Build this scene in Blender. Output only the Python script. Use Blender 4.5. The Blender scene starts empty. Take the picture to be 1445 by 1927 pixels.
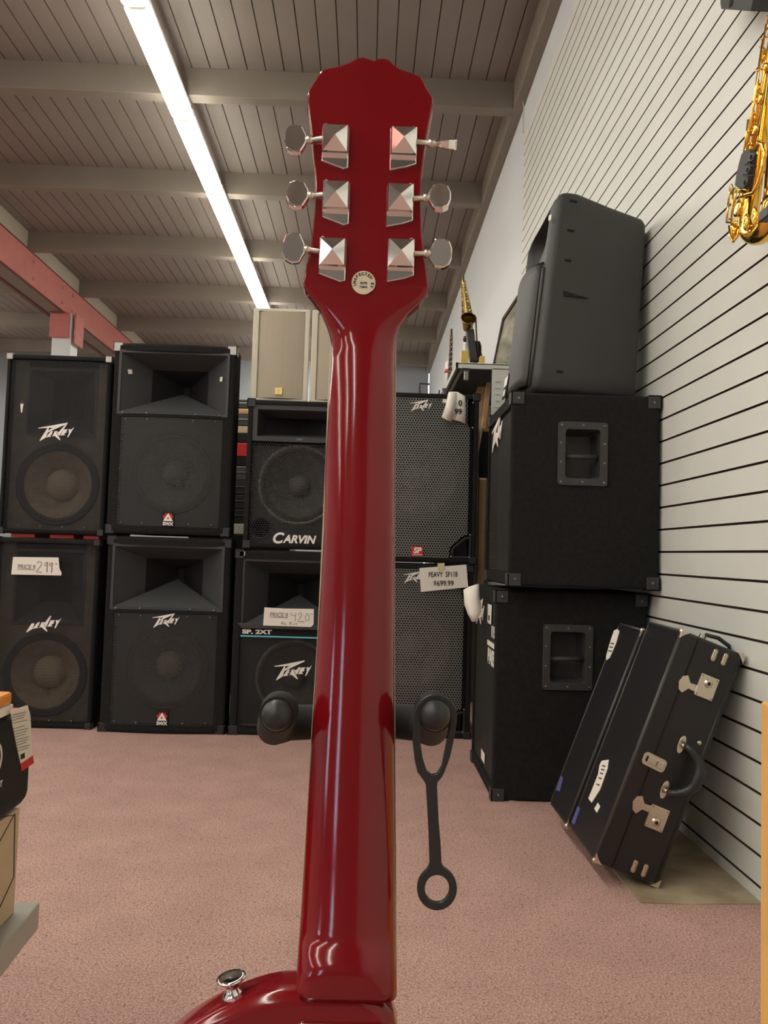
import bpy, bmesh, math, random
from mathutils import Vector, Matrix
random.seed(7)
sc = bpy.context.scene
COL = sc.collection
PI = math.pi

# ---------------------------------------------------------------- camera
F = 1430.0; CX = 722.5; CY = 963.5
Yc = Vector((688 - CX, -(1041 - CY), -F)).normalized()
_a = Vector((1, -0.030, 0)); Xc = (_a - _a.dot(Yc) * Yc).normalized(); Zc = Xc.cross(Yc)
RCW = Matrix((Xc, Yc, Zc))
CAM = Vector((0, 0, 0.84))
cam = bpy.data.cameras.new('camera'); cam.sensor_fit = 'VERTICAL'; cam.sensor_height = 36; cam.lens = 36 * F / 1927
cam.clip_start = 0.02
camo = bpy.data.objects.new('camera', cam); COL.objects.link(camo)
camo.matrix_world = Matrix.Translation(CAM) @ RCW.to_4x4()
sc.camera = camo
# ---------------------------------------------------------------- exposure, daylight
sc.view_settings.view_transform = 'Standard'; sc.view_settings.look = 'None'
sc.view_settings.gamma = 1; sc.view_settings.exposure = 1.15
sc.view_settings.use_curve_mapping = False
TUBE = 13.0        # strength of the fluorescent diffusers
TUBE_COL = (1.0, 0.95, 0.84, 1)
w = bpy.data.worlds.new('world'); sc.world = w; w.use_nodes = True
bg = w.node_tree.nodes['Background']; bg.inputs[0].default_value = (0.62, 0.78, 1.0, 1); bg.inputs[1].default_value = 4.0


def ray(px, py):
    return RCW @ Vector((px - CX, -(py - CY), -F))
def at(px, py, Y):
    r = ray(px, py); return CAM + r * (Y / r.y)
def atx(px, py, X):
    r = ray(px, py); return CAM + r * (X / r.x)
def atz(px, py, Z=0.0):
    r = ray(px, py); return CAM + r * ((Z - CAM.z) / r.z)

# ---------------------------------------------------------------- materials
def mat(name, col, rough=0.5, metal=0.0, spec=0.5, bump=0.0, bscale=200.0, var=0.0, vscale=20.0, coat=0.0, col2=None, emit=0.0):
    m = bpy.data.materials.new(name); m.use_nodes = True
    nt = m.node_tree; b = nt.nodes['Principled BSDF']
    b.inputs['Base Color'].default_value = (*col, 1); b.inputs['Roughness'].default_value = rough
    b.inputs['Metallic'].default_value = metal; b.inputs['Specular IOR Level'].default_value = spec
    b.inputs['Coat Weight'].default_value = coat; b.inputs['Coat Roughness'].default_value = 0.03
    if emit: b.inputs['Emission Color'].default_value = (*col, 1); b.inputs['Emission Strength'].default_value = emit
    tc = nt.nodes.new('ShaderNodeTexCoord')
    if var > 0 or col2:
        n = nt.nodes.new('ShaderNodeTexNoise'); n.inputs['Scale'].default_value = vscale; n.inputs['Detail'].default_value = 5
        nt.links.new(tc.outputs['Object'], n.inputs['Vector'])
        r = nt.nodes.new('ShaderNodeValToRGB'); r.color_ramp.elements[0].position = 0.35; r.color_ramp.elements[1].position = 0.65
        c2 = col2 or tuple(c * (1 - var) for c in col)
        r.color_ramp.elements[0].color = (*c2, 1); r.color_ramp.elements[1].color = (*col, 1)
        nt.links.new(n.outputs['Fac'], r.inputs['Fac']); nt.links.new(r.outputs['Color'], b.inputs['Base Color'])
    if bump > 0:
        n = nt.nodes.new('ShaderNodeTexNoise'); n.inputs['Scale'].default_value = bscale; n.inputs['Detail'].default_value = 3
        nt.links.new(tc.outputs['Object'], n.inputs['Vector'])
        bp = nt.nodes.new('ShaderNodeBump'); bp.inputs['Strength'].default_value = bump; bp.inputs['Distance'].default_value = 0.002
        nt.links.new(n.outputs['Fac'], bp.inputs['Height']); nt.links.new(bp.outputs['Normal'], b.inputs['Normal'])
    return m

def grille_mat(name, col, pitch, rad, axis='XZ', rough=0.5, metal=0.3, soft=0.12):
    """perforated sheet: hexagonal pattern of round holes"""
    m = mat(name, col, rough, metal); nt = m.node_tree; b = nt.nodes['Principled BSDF']; L = nt.links
    N = nt.nodes.new
    tc = N('ShaderNodeTexCoord'); sx = N('ShaderNodeSeparateXYZ'); L.new(tc.outputs['Object'], sx.inputs[0])
    def mth(op, a, bv=None):
        n = N('ShaderNodeMath'); n.operation = op
        for i, v in enumerate((a, bv)):
            if v is None: continue
            if isinstance(v, (int, float)): n.inputs[i].default_value = v
            else: L.new(v, n.inputs[i])
        return n.outputs[0]
    u = mth('DIVIDE', sx.outputs['X'], pitch); v = mth('DIVIDE', sx.outputs['Z'], pitch * math.sqrt(3))
    def cell(off):
        a = mth('SUBTRACT', mth('FRACT', mth('ADD', u, off + 100)), 0.5)
        c = mth('MULTIPLY', mth('SUBTRACT', mth('FRACT', mth('ADD', v, off + 100)), 0.5), math.sqrt(3))
        return mth('SQRT', mth('ADD', mth('MULTIPLY', a, a), mth('MULTIPLY', c, c)))
    d = mth('MINIMUM', cell(0.0), cell(0.5))
    mr = N('ShaderNodeMapRange'); mr.inputs['From Min'].default_value = rad - soft / 2; mr.inputs['From Max'].default_value = rad + soft / 2
    L.new(d, mr.inputs['Value'])
    tr = N('ShaderNodeBsdfTransparent'); mx = N('ShaderNodeMixShader')
    L.new(mr.outputs[0], mx.inputs[0]); L.new(tr.outputs[0], mx.inputs[1]); L.new(b.outputs[0], mx.inputs[2])
    L.new(mx.outputs[0], nt.nodes['Material Output'].inputs['Surface'])
    return m

M = {}
M['carpetblack'] = mat('black_speaker_carpet', (0.018, 0.018, 0.017), 0.95, bump=0.6, bscale=450, spec=0.2, var=0.3, vscale=60)
M['plastic'] = mat('black_plastic', (0.02, 0.02, 0.021), 0.45, bump=0.15, bscale=600)
M['plasticgrey'] = mat('dark_grey_plastic', (0.038, 0.038, 0.037), 0.55, bump=0.2, bscale=500)
M['horn'] = mat('horn_plastic', (0.050, 0.052, 0.054), 0.5, spec=0.4, bump=0.05)
M['pa'] = mat('moulded_charcoal_plastic', (0.036, 0.036, 0.035), 0.5, bump=0.35, bscale=700)
M['black'] = mat('flat_black', (0.006, 0.006, 0.006), 0.8)
M['vinyl'] = mat('black_vinyl', (0.014, 0.014, 0.015), 0.38, bump=0.35, bscale=500, spec=0.5)
M['vinyledge'] = mat('pale_vinyl_edge', (0.06, 0.06, 0.058), 0.4, bump=0.3, bscale=300)  # edge piping, paler than the black shell
M['chrome'] = mat('chrome', (0.85, 0.85, 0.84), 0.06, 1.0)
M['nickel'] = mat('aged_nickel', (0.72, 0.66, 0.55), 0.28, 1.0, bump=0.1, bscale=150)
M['screw'] = mat('screw_steel', (0.25, 0.25, 0.25), 0.35, 1.0)
M['steel'] = mat('corner_steel', (0.38, 0.37, 0.34), 0.4, 0.8)
M['brass'] = mat('lacquered_brass', (0.95, 0.6, 0.12), 0.14, 1.0)
M['oldbrass'] = mat('antique_brass', (0.36, 0.26, 0.10), 0.35, 1.0)
M['red'] = mat('cherry_red_lacquer', (0.225, 0.005, 0.009), 0.12, coat=0.0, spec=0.5, var=0.25, vscale=4)
M['cream'] = mat('cream_binding', (0.75, 0.68, 0.5), 0.35)
M['rosewood'] = mat('rosewood', (0.05, 0.02, 0.012), 0.5, bump=0.3)
M['rubber'] = mat('black_rubber', (0.018, 0.019, 0.02), 0.42, bump=0.05)
M['foam'] = mat('black_foam', (0.008, 0.008, 0.008), 0.75, bump=0.3, bscale=900)
M['paper'] = mat('white_paper', (0.82, 0.79, 0.70), 0.8)
M['white'] = mat('white_print', (0.85, 0.83, 0.78), 0.5)
M['ink'] = mat('black_ink', (0.03, 0.03, 0.03), 0.7)
M['pencil'] = mat('grey_pencil', (0.30, 0.28, 0.27), 0.8)
M['tape'] = mat('yellow_tape', (0.7, 0.62, 0.35), 0.5)
M['tealp'] = mat('teal_print', (0.12, 0.5, 0.55), 0.5)
M['redp'] = mat('red_print', (0.6, 0.03, 0.025), 0.5)
M['orangep'] = mat('orange_print', (0.78, 0.30, 0.06), 0.5)
M['blue'] = mat('blue_tape', (0.09, 0.1, 0.3), 0.6)
M['gcream'] = mat('cream_speaker_plastic', (0.62, 0.59, 0.47), 0.5)
M['gbeige'] = mat('beige_speaker_grille', (0.43, 0.385, 0.29), 0.7, bump=0.5, bscale=900)
M['gold'] = mat('gold_badge', (0.75, 0.6, 0.2), 0.35, 0.6)
M['cone'] = mat('speaker_cone_paper', (0.30, 0.24, 0.17), 0.8, var=0.3, vscale=25)
M['conedark'] = mat('dark_speaker_cone', (0.12, 0.115, 0.10), 0.75, var=0.3, vscale=25)
M['cap'] = mat('dust_cap_paper', (0.36, 0.29, 0.22), 0.7)
M['capdark'] = mat('dark_dust_cap', (0.15, 0.14, 0.13), 0.6)
M['baffle'] = mat('brown_black_baffle', (0.15, 0.125, 0.095), 0.8, var=0.3)
M['surround'] = mat('cloth_surround', (0.035, 0.033, 0.03), 0.7)
M['ring'] = mat('worn_ring', (0.30, 0.27, 0.21), 0.5, 0.5, var=0.4, vscale=60)
M['gA'] = grille_mat('fine_black_grille', (0.022, 0.022, 0.021), 0.0075, 0.40)
M['gB'] = grille_mat('black_grille', (0.034, 0.035, 0.032), 0.0085, 0.30)
M['gC'] = grille_mat('coarse_black_mesh', (0.02, 0.02, 0.02), 0.012, 0.42)
M['gD'] = grille_mat('grey_punched_grille', (0.22, 0.225, 0.205), 0.0128, 0.34, soft=0.08, rough=0.45, metal=0.5)
M['gR'] = grille_mat('bass_cabinet_grille', (0.05, 0.05, 0.045), 0.009, 0.33)
M['ceil'] = mat('painted_ceiling_boards', (0.245, 0.215, 0.19), 0.75, var=0.10, vscale=1.5, bump=0.2, bscale=40)
M['groove'] = mat('board_groove', (0.13, 0.105, 0.085), 0.9)
M['beam'] = mat('painted_beam', (0.245, 0.215, 0.175), 0.75, var=0.10, vscale=3, bump=0.2, bscale=60)
M['redbeam'] = mat('red_painted_steel', (0.50, 0.165, 0.14), 0.55, var=0.12, vscale=6)
M['reddark'] = mat('dark_red_edge', (0.16, 0.045, 0.04), 0.6)
M['block'] = mat('beige_blocking', (0.42, 0.37, 0.29), 0.75)
M['wall'] = mat('painted_wall', (0.70, 0.745, 0.75), 0.7, bump=0.15, bscale=120)
M['slat'] = mat('white_slat_panel', (0.74, 0.77, 0.715), 0.42, var=0.04, vscale=6)
M['slatgroove'] = mat('brown_slat_groove', (0.075, 0.045, 0.035), 0.8)
M['frontwall'] = mat('dark_front_wall', (0.20, 0.19, 0.18), 0.8)
M['backwall'] = mat('grey_back_wall', (0.42, 0.47, 0.50), 0.7)
M['bare'] = mat('worn_bare_floor', (0.46, 0.39, 0.27), 0.45, col2=(0.27, 0.215, 0.14), vscale=9, bump=0.1)
M['greymetal'] = mat('light_grey_metal', (0.58, 0.6, 0.55), 0.45)
M['greydark'] = mat('grey_enamel', (0.11, 0.11, 0.105), 0.28)
M['board'] = mat('raw_wood_board', (0.70, 0.43, 0.23), 0.7, var=0.15, vscale=10)
M['brownboard'] = mat('brown_board', (0.20, 0.14, 0.06), 0.7)
M['orangewood'] = mat('golden_oak_laminate', (0.85, 0.50, 0.15), 0.45, var=0.1, vscale=8)
M['cardboard'] = mat('beige_cardboard', (0.60, 0.49, 0.33), 0.8, var=0.05)
M['shelf'] = mat('grey_shelf', (0.42, 0.42, 0.38), 0.5)
M['yellowplastic'] = mat('yellow_wax', (0.65, 0.5, 0.12), 0.4)
M['purple'] = mat('purple_print', (0.12, 0.08, 0.5), 0.5)
M['darkwood'] = mat('clarinet_wood', (0.06, 0.03, 0.025), 0.4)
M['lampbody'] = mat('white_enamel', (0.75, 0.74, 0.7), 0.4)
M['glow'] = mat('lit_diffuser', (1.0, 0.93, 0.80), 0.5)
_b = M['glow'].node_tree.nodes['Principled BSDF']; _b.inputs['Emission Color'].default_value = TUBE_COL; _b.inputs['Emission Strength'].default_value = TUBE
M['cablewhite'] = mat('white_cable', (0.6, 0.55, 0.45), 0.6)
M['glass'] = mat('window_glass', (1, 1, 1), 0.02); M['glass'].node_tree.nodes['Principled BSDF'].inputs['Transmission Weight'].default_value = 1.0
M['pictureglass'] = mat('framed_print', (0.62, 0.60, 0.48), 0.12, col2=(0.25, 0.25, 0.2), vscale=7, coat=0.5)
# carpet floor
def carpet():
    m = mat('mauve_carpet', (0.3, 0.18, 0.16), 0.95, spec=0.15); nt = m.node_tree; b = nt.nodes['Principled BSDF']; N = nt.nodes.new; L = nt.links
    tc = N('ShaderNodeTexCoord')
    def noise(s, d, lo, hi, c0, c1):
        n = N('ShaderNodeTexNoise'); n.inputs['Scale'].default_value = s; n.inputs['Detail'].default_value = d
        L.new(tc.outputs['Object'], n.inputs['Vector']); r = N('ShaderNodeValToRGB')
        r.color_ramp.elements[0].position = lo; r.color_ramp.elements[1].position = hi
        r.color_ramp.elements[0].color = (*c0, 1); r.color_ramp.elements[1].color = (*c1, 1)
        L.new(n.outputs['Fac'], r.inputs['Fac']); return n, r
    n1, r1 = noise(230, 8, 0.34, 0.68, (0.35, 0.19, 0.165), (0.68, 0.47, 0.405))
    n2, r2 = noise(7, 6, 0.3, 0.7, (0.86, 0.86, 0.87), (1, 1, 1))
    n3, r3 = noise(90, 3, 0.30, 0.42, (0.68, 0.64, 0.64), (1, 1, 1))
    for r in (r2, r3):
        mx = N('ShaderNodeMix'); mx.data_type = 'RGBA'; mx.blend_type = 'MULTIPLY'; mx.inputs[0].default_value = 1
        L.new(r1.outputs[0] if r is r2 else prev, mx.inputs[6]); L.new(r.outputs[0], mx.inputs[7]); prev = mx.outputs[2]
    L.new(prev, b.inputs['Base Color'])
    bp = N('ShaderNodeBump'); bp.inputs['Strength'].default_value = 0.6; bp.inputs['Distance'].default_value = 0.004
    L.new(n1.outputs['Fac'], bp.inputs['Height']); L.new(bp.outputs[0], b.inputs['Normal'])
    return m
M['carpet'] = carpet()

# ---------------------------------------------------------------- object helpers
ROOT = {}
def tag(o, label=None, cat=None, group=None, kind=None):
    if label: o['label'] = label
    if cat: o['category'] = cat
    if group: o['group'] = group
    if kind: o['kind'] = kind
    return o
def thing(name, label, cat, loc=(0, 0, 0), rz=0.0, group=None, rot=None):
    o = bpy.data.objects.new(name, None); COL.objects.link(o); o.empty_display_size = 0.05
    m = rot.to_4x4() if rot else Matrix.Rotation(rz, 4, 'Z')
    m = Matrix.Translation(Vector(loc)) @ m
    o.matrix_world = m; ROOT[o.name] = m
    return tag(o, label, cat, group)
def rootmat(o):
    while o.parent: o = o.parent
    return ROOT.get(o.name, Matrix())
def add(name, me, m, parent=None, world=False):
    if world and parent: me.transform(rootmat(parent).inverted())
    me.materials.clear(); me.materials.append(M[m] if isinstance(m, str) else m)
    o = bpy.data.objects.new(name, me); COL.objects.link(o)
    if parent: o.parent = parent
    return o

class B:
    """collects shapes, then becomes ONE mesh object"""
    def __init__(s): s.bm = bmesh.new()
    def merge(s, bm, T=None):
        if T is not None: bm.transform(T)
        me = bpy.data.meshes.new('t'); bm.to_mesh(me); bm.free(); s.bm.from_mesh(me); bpy.data.meshes.remove(me); return s
    def box(s, x0, x1, y0, y1, z0, z1, bev=0.0, seg=2, T=None):
        bm = bmesh.new()
        v = [bm.verts.new((x, y, z)) for z in (z0, z1) for y in (y0, y1) for x in (x0, x1)]
        for f in ((0, 2, 3, 1), (4, 5, 7, 6), (0, 1, 5, 4), (2, 6, 7, 3), (0, 4, 6, 2), (1, 3, 7, 5)): bm.faces.new([v[i] for i in f])
        bmesh.ops.recalc_face_normals(bm, faces=bm.faces)
        if bev: bmesh.ops.bevel(bm, geom=list(bm.edges), offset=bev, segments=seg, affect='EDGES', profile=0.5)
        return s.merge(bm, T)
    def loft(s, rows, cap=True, smooth=True, closed=True, T=None):
        bm = bmesh.new(); R = [[bm.verts.new(p) for p in r] for r in rows]; n = len(rows[0])
        for i in range(len(R) - 1):
            for j in range(n if closed else n - 1):
                k = (j + 1) % n
                f = bm.faces.new((R[i][j], R[i][k], R[i + 1][k], R[i + 1][j])); f.smooth = smooth
        if cap: bm.faces.new(R[0]); bm.faces.new(R[-1])
        bmesh.ops.recalc_face_normals(bm, faces=bm.faces)
        return s.merge(bm, T)
    def tube(s, pts, r, seg=10, cap=True, smooth=True, T=None):
        pts = [Vector(p) for p in pts]; rs = r if isinstance(r, (list, tuple)) else [r] * len(pts)
        rows = []; ref = None
        for i, p in enumerate(pts):
            d = (pts[min(i + 1, len(pts) - 1)] - pts[max(i - 1, 0)]).normalized()
            if ref is None: ref = d.orthogonal().normalized()
            ref = (ref - ref.dot(d) * d).normalized(); b2 = d.cross(ref)
            rows.append([p + rs[i] * (math.cos(2 * PI * k / seg) * ref + math.sin(2 * PI * k / seg) * b2) for k in range(seg)])
        return s.loft(rows, cap, smooth, T=T)
    def lathe(s, prof, T=None, seg=32, smooth=True):
        """prof: (r, h); axis along local -Y (towards the viewer of a front face): h grows backwards (+Y)"""
        rows = [[Vector((r * math.cos(2 * PI * k / seg), h, r * math.sin(2 * PI * k / seg))) for k in range(seg)] for r, h in prof]
        return s.loft(rows, False, smooth, T=T)
    def sphere(s, c, r, T=None, sc=(1, 1, 1), seg=16):
        bm = bmesh.new(); bmesh.ops.create_uvsphere(bm, u_segments=seg, v_segments=seg // 2, radius=1)
        for f in bm.faces: f.smooth = True
        bm.transform(Matrix.Translation(Vector(c)) @ Matrix.Diagonal((r * sc[0], r * sc[1], r * sc[2], 1)))
        return s.merge(bm, T)
    def prism(s, pts, h0, h1, ax='Z', bev=0.0, T=None):
        def P(a, b, h): return (a, b, h) if ax == 'Z' else ((a, h, b) if ax == 'Y' else (h, a, b))
        bm = bmesh.new(); A = [bm.verts.new(P(a, b, h0)) for a, b in pts]; C = [bm.verts.new(P(a, b, h1)) for a, b in pts]; n = len(pts)
        bm.faces.new(A); bm.faces.new(C)
        for i in range(n): bm.faces.new((A[i], A[(i + 1) % n], C[(i + 1) % n], C[i]))
        bmesh.ops.recalc_face_normals(bm, faces=bm.faces)
        if bev:
            E = [e for e in bm.edges if e.calc_face_angle(0) > 0.5]
            bmesh.ops.bevel(bm, geom=E, offset=bev, segments=2, affect='EDGES', profile=0.5)
        return s.merge(bm, T)
    def mesh(s):
        me = bpy.data.meshes.new('m'); s.bm.to_mesh(me); s.bm.free(); return me
    def build(s, name, m, parent=None, world=False):
        me = s.mesh(); me.name = name; return add(name, me, m, parent, world)

def cutmesh(base, cut):
    """bake base minus cut"""
    a = bpy.data.objects.new('a', base.mesh()); b = bpy.data.objects.new('b', cut.mesh()); COL.objects.link(a); COL.objects.link(b)
    md = a.modifiers.new('x', 'BOOLEAN'); md.operation = 'DIFFERENCE'; md.object = b; md.solver = 'EXACT'
    bpy.context.view_layer.update(); dg = bpy.context.evaluated_depsgraph_get()
    me = bpy.data.meshes.new_from_object(a.evaluated_get(dg))
    bpy.data.objects.remove(a); bpy.data.objects.remove(b); return me

def shape(loops, ext=0.001, bev=0.0):
    """flat outline (with holes) in XY, extruded +-ext along Z -> mesh"""
    cu = bpy.data.curves.new('s', 'CURVE'); cu.dimensions = '2D'; cu.fill_mode = 'BOTH'
    for lp in loops:
        sp = cu.splines.new('POLY'); sp.points.add(len(lp) - 1); sp.use_cyclic_u = True
        for i, p in enumerate(lp): sp.points[i].co = (p[0], p[1], 0, 1)
    cu.extrude = ext - bev; cu.bevel_depth = bev; cu.bevel_resolution = 3 if bev > 0.003 else 1; cu.offset = -bev
    return curve_mesh(cu)
def curve_mesh(cu):
    o = bpy.data.objects.new('c', cu); COL.objects.link(o); bpy.context.view_layer.update()
    dg = bpy.context.evaluated_depsgraph_get(); me = bpy.data.meshes.new_from_object(o.evaluated_get(dg))
    bpy.data.objects.remove(o); bpy.data.curves.remove(cu); return me
def text(s, size, bold=0.0, shear=0.0, ext=0.0004, align='CENTER', spacing=1.0, fitw=None):
    cu = bpy.data.curves.new('t', 'FONT'); cu.body = s; cu.size = size; cu.extrude = ext; cu.offset = bold; cu.shear = shear
    cu.align_x = align; cu.align_y = 'CENTER'; cu.space_character = spacing
    me = curve_mesh(cu)
    if fitw:
        xs_ = [v.co.x for v in me.vertices]; k_ = fitw / (max(xs_) - min(xs_)); me.transform(Matrix.Diagonal((k_, 1, 1, 1)))
    return me
def frame(o, u=(1, 0, 0), v=(0, 0, 1)):
    u = Vector(u).normalized(); v = Vector(v); v = (v - v.dot(u) * u).normalized(); n = u.cross(v)
    return Matrix(((u.x, v.x, n.x, o[0]), (u.y, v.y, n.y, o[1]), (u.z, v.z, n.z, o[2]), (0, 0, 0, 1)))
def put(name, me, m, parent, T, world=False):
    me.transform(T); return add(name, me, m, parent, world)
def circ(cx, cy, r, n=40, ry=None, a0=0, a1=2 * PI):
    ry = ry or r; k = n if abs(a1 - a0 - 2 * PI) < 1e-6 else n - 1
    return [(cx + r * math.cos(a0 + (a1 - a0) * i / k), cy + ry * math.sin(a0 + (a1 - a0) * i / k)) for i in range(n)]
def rrect(x0, x1, y0, y1, r, n=5):
    P = []
    for cx, cy, a in ((x1 - r, y1 - r, 0), (x0 + r, y1 - r, 90), (x0 + r, y0 + r, 180), (x1 - r, y0 + r, 270)):
        for i in range(n + 1):
            t = math.radians(a + 90 * i / n); P.append((cx + r * math.cos(t), cy + r * math.sin(t)))
    return P

# ---------------------------------------------------------------- the setting
XW = 1.01; YB = 13.2; YF = -5.0; XL = -9.0; HB = 4.02; HC = 4.22
def struct(o): o['kind'] = 'structure'; return o
def S(b, name, m): return struct(b.build(name, m))
S(B().box(XL, XW + 0.1, YF, YB, -0.1, 0), 'floor', 'carpet')
# ceiling boards run along Y
prof = []; pw = 0.13; x = XL
cb = B(); bm = bmesh.new()
xs = []
while x < XW + 0.1:
    xs += [(x, HC + 0.010), (x + 0.004, HC), (x + pw - 0.004, HC)]; x += pw
va = [bm.verts.new((a, YF, z)) for a, z in xs]; vb = [bm.verts.new((a, YB, z)) for a, z in xs]
for i in range(len(xs) - 1): bm.faces.new((va[i], va[i + 1], vb[i + 1], vb[i]))
v4 = [bm.verts.new(p) for p in ((xs[0][0], YF, HC + 0.08), (xs[-1][0], YF, HC + 0.08), (xs[-1][0], YB, HC + 0.08), (xs[0][0], YB, HC + 0.08))]; bm.faces.new(v4)
cb.merge(bm); ceil = S(cb, 'ceiling', 'ceil')
ceil.data.materials.append(M['groove'])
for p in ceil.data.polygons:
    if abs(p.normal.z) < 0.9: p.material_index = 1
# right wall: slatted panels to Y=4.81, smooth paint beyond
sl = B(); pitch = 0.0762; z0 = 0.8745; ks = range(-11, 38)
pts = [(XW + 0.03, 0.0), (XW, 0.0)]
for k in ks:
    z = z0 + pitch * k
    if z < 0.02: continue
    pts += [(XW, z - 0.0035), (XW + 0.010, z - 0.0035), (XW + 0.010, z + 0.0035), (XW, z + 0.0035)]
ztop = z0 + pitch * 38 - 0.004
pts += [(XW, ztop), (XW + 0.03, ztop)]
bm = bmesh.new(); A_ = [bm.verts.new((a, YF, b)) for a, b in pts]; C_ = [bm.verts.new((a, 5.10, b)) for a, b in pts]
for i in range(len(pts)):
    bm.faces.new((A_[i], A_[(i + 1) % len(pts)], C_[(i + 1) % len(pts)], C_[i]))
bm.faces.new(C_); bm.faces.new(A_[::-1]); bmesh.ops.recalc_face_normals(bm, faces=bm.faces)
sl.merge(bm); slo = S(sl, 'trim_1', 'slat'); slo.data.materials.append(M['slatgroove'])
for p in slo.data.polygons:
    if p.center.x > XW + 0.001 and len(p.vertices) == 4 and 0.01 < p.center.z < ztop - 0.01 and p.center.x < XW + 0.02: p.material_index = 1
S(B().box(XW + 0.012, XW + 0.15, YF, YB, 0, HC), 'wall_right', 'wall')
S(B().box(XL, XW, YB, YB + 0.15, 0, HC), 'wall_back', 'backwall')
S(B().box(XL - 0.15, XL, YF, YB, 0, HC), 'wall_left', 'wall')
# front wall behind the viewer, with two shop windows
fw = B()
fw.box(XL, -8.0, YF - 0.15, YF, 0, HC); fw.box(-6.4, -2.9, YF - 0.15, YF, 0, HC); fw.box(-2.3, XW, YF - 0.15, YF, 0, HC)
for a, b in ((-8.0, -6.4), (-2.9, -2.3)): fw.box(a, b, YF - 0.15, YF, 0, 0.9); fw.box(a, b, YF - 0.15, YF, 2.4, HC)
S(fw, 'wall_front', 'frontwall')
for i, (a, b) in enumerate(((-8.0, -6.4), (-2.9, -2.3))):
    S(B().box(a, b, YF - 0.08, YF - 0.075, 0.9, 2.4), 'window_%d' % (i + 1), 'glass')
# beams across the room
nb = 2
for i in range(-4, 6):
    y = 5.31 + 1.475 * i
    S(B().box(XL, XW - 0.058, y - 0.10, y, HB, HC + 0.004, 0.004, 1), 'trim_%d' % nb, 'beam'); nb += 1
S(B().box(XW - 0.06, XW + 0.012, YF, YB, HB, HC + 0.004, 0.004, 1), 'trim_%d' % nb, 'beam'); nb += 1
# red girder
gx = -3.75
go = bpy.data.objects.new('trim_%d' % nb, None); COL.objects.link(go); struct(go); go.location = (gx, YF, 3.65); ROOT[go.name] = Matrix.Translation(go.location); nb += 1
B().box(gx - 0.02, gx, YF, YB, 3.655, HB - 0.002, 0.003, 1).build('red_beam_plate', 'redbeam', go, True)
B().box(gx - 0.26, gx - 0.24, YF, YB, 3.655, HB - 0.002, 0.003, 1).build('red_beam_plate', 'redbeam', go, True)
B().box(gx - 0.24, gx - 0.02, YF, YB, 3.66, HB - 0.01).build('timber_core', 'beam', go, True)
for i in range(-4, 5):
    y = 5.31 + 1.475 * i
    B().box(gx - 0.20, gx - 0.015, y + 0.003, y + 1.475 - 0.103, HB, HC - 0.002, 0.003, 1).build('blocking', 'block', go, True)
for z_ in (3.645, HB - 0.012):
    B().box(gx - 0.022, gx + 0.012, YF, YB, z_, z_ + 0.010).build('edge_lip', 'reddark', go, True)
    B().box(gx - 0.262, gx - 0.225, YF, YB, z_, z_ + 0.010).build('edge_lip', 'reddark', go, True)
for bx in (8.3, 9.1, 9.4):
    for bz in (3.74, 3.93):
        B().lathe([(0.0, -0.01), (0.018, -0.008), (0.02, 0)], T=Matrix.Translation((gx + 0.002, bx, bz)) @ Matrix.Rotation(PI / 2, 4, 'Z'), seg=12).build('bolt', 'redbeam', go, True)
pc = bpy.data.objects.new('trim_%d' % nb, None); COL.objects.link(pc); struct(pc); pc.location = (-3.8, 9.3, 0); ROOT[pc.name] = Matrix.Translation(pc.location); nb += 1
B().box(-3.90, -3.67, 9.22, 9.44, 0, 3.655, 0.004).build('post', 'wall', pc, True)
B().box(-3.92, -3.69, 9.18, 9.22, 3.345, 3.655, 0.003).build('bracket', 'redbeam', pc, True)
B().box(-3.63, -3.61, 9.20, 9.46, 3.28, 3.655, 0.003).build('bracket', 'redbeam', pc, True)
# bare floor patch in the corner
pp = [atz(*p) for p in ((1052, 1505), (1120, 1598), (1205, 1700), (1300, 1703), (1425, 1702))]
pl = [(p.x, p.y) for p in pp]; pl[-1] = (XW, pl[-1][1]); pl += [(XW, 2.75), (0.55, 2.75), (0.52, 2.66)]
S(B().prism(pl, 0.0, 0.003), 'trim_%d' % nb, 'bare'); nb += 1
# pipe on the far wall
p0 = at(790, 738, YB - 0.1); p1 = at(790, 722, YB - 0.1); p2 = at(810, 723, YB - 0.1)
tag(B().tube([p0 + Vector((0, 0, -1.5)), p0, p1, p2, p2 + Vector((0, .1, 0))], 0.02, 8).build('pipe', 'greydark'), 'thin dark pipe bent at the top on the grey far wall', 'pipe')

# ---------------------------------------------------------------- ceiling lights
def light(x, y0, y1, z, label, group):
    t = thing('ceiling_light', label, 'ceiling light', (x, (y0 + y1) / 2, z), 0, group)
    L = (y1 - y0) / 2 - 0.022; 
    B().box(-0.06, 0.06, -L, L, 0.035, 0.10, 0.004).build('housing', 'lampbody', t)
    pr = [(-0.075, 0.035), (-0.072, 0.008), (-0.05, -0.008), (0.0, -0.012), (0.05, -0.008), (0.072, 0.008), (0.075, 0.035)]
    B().prism(pr, -L, L, 'Y').build('diffuser', 'glow', t)
    B().box(-0.06, 0.06, -L - 0.008, -L, -0.006, 0.06).build('end_cap', 'lampbody', t)
    B().box(-0.06, 0.06, L, L + 0.008, -0.006, 0.06).build('end_cap', 'lampbody', t)
    return t
ords = ['nearest', 'second nearest', 'third', 'fourth', 'fifth', 'sixth', 'seventh']
ln = 1.112; k = 0
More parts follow.
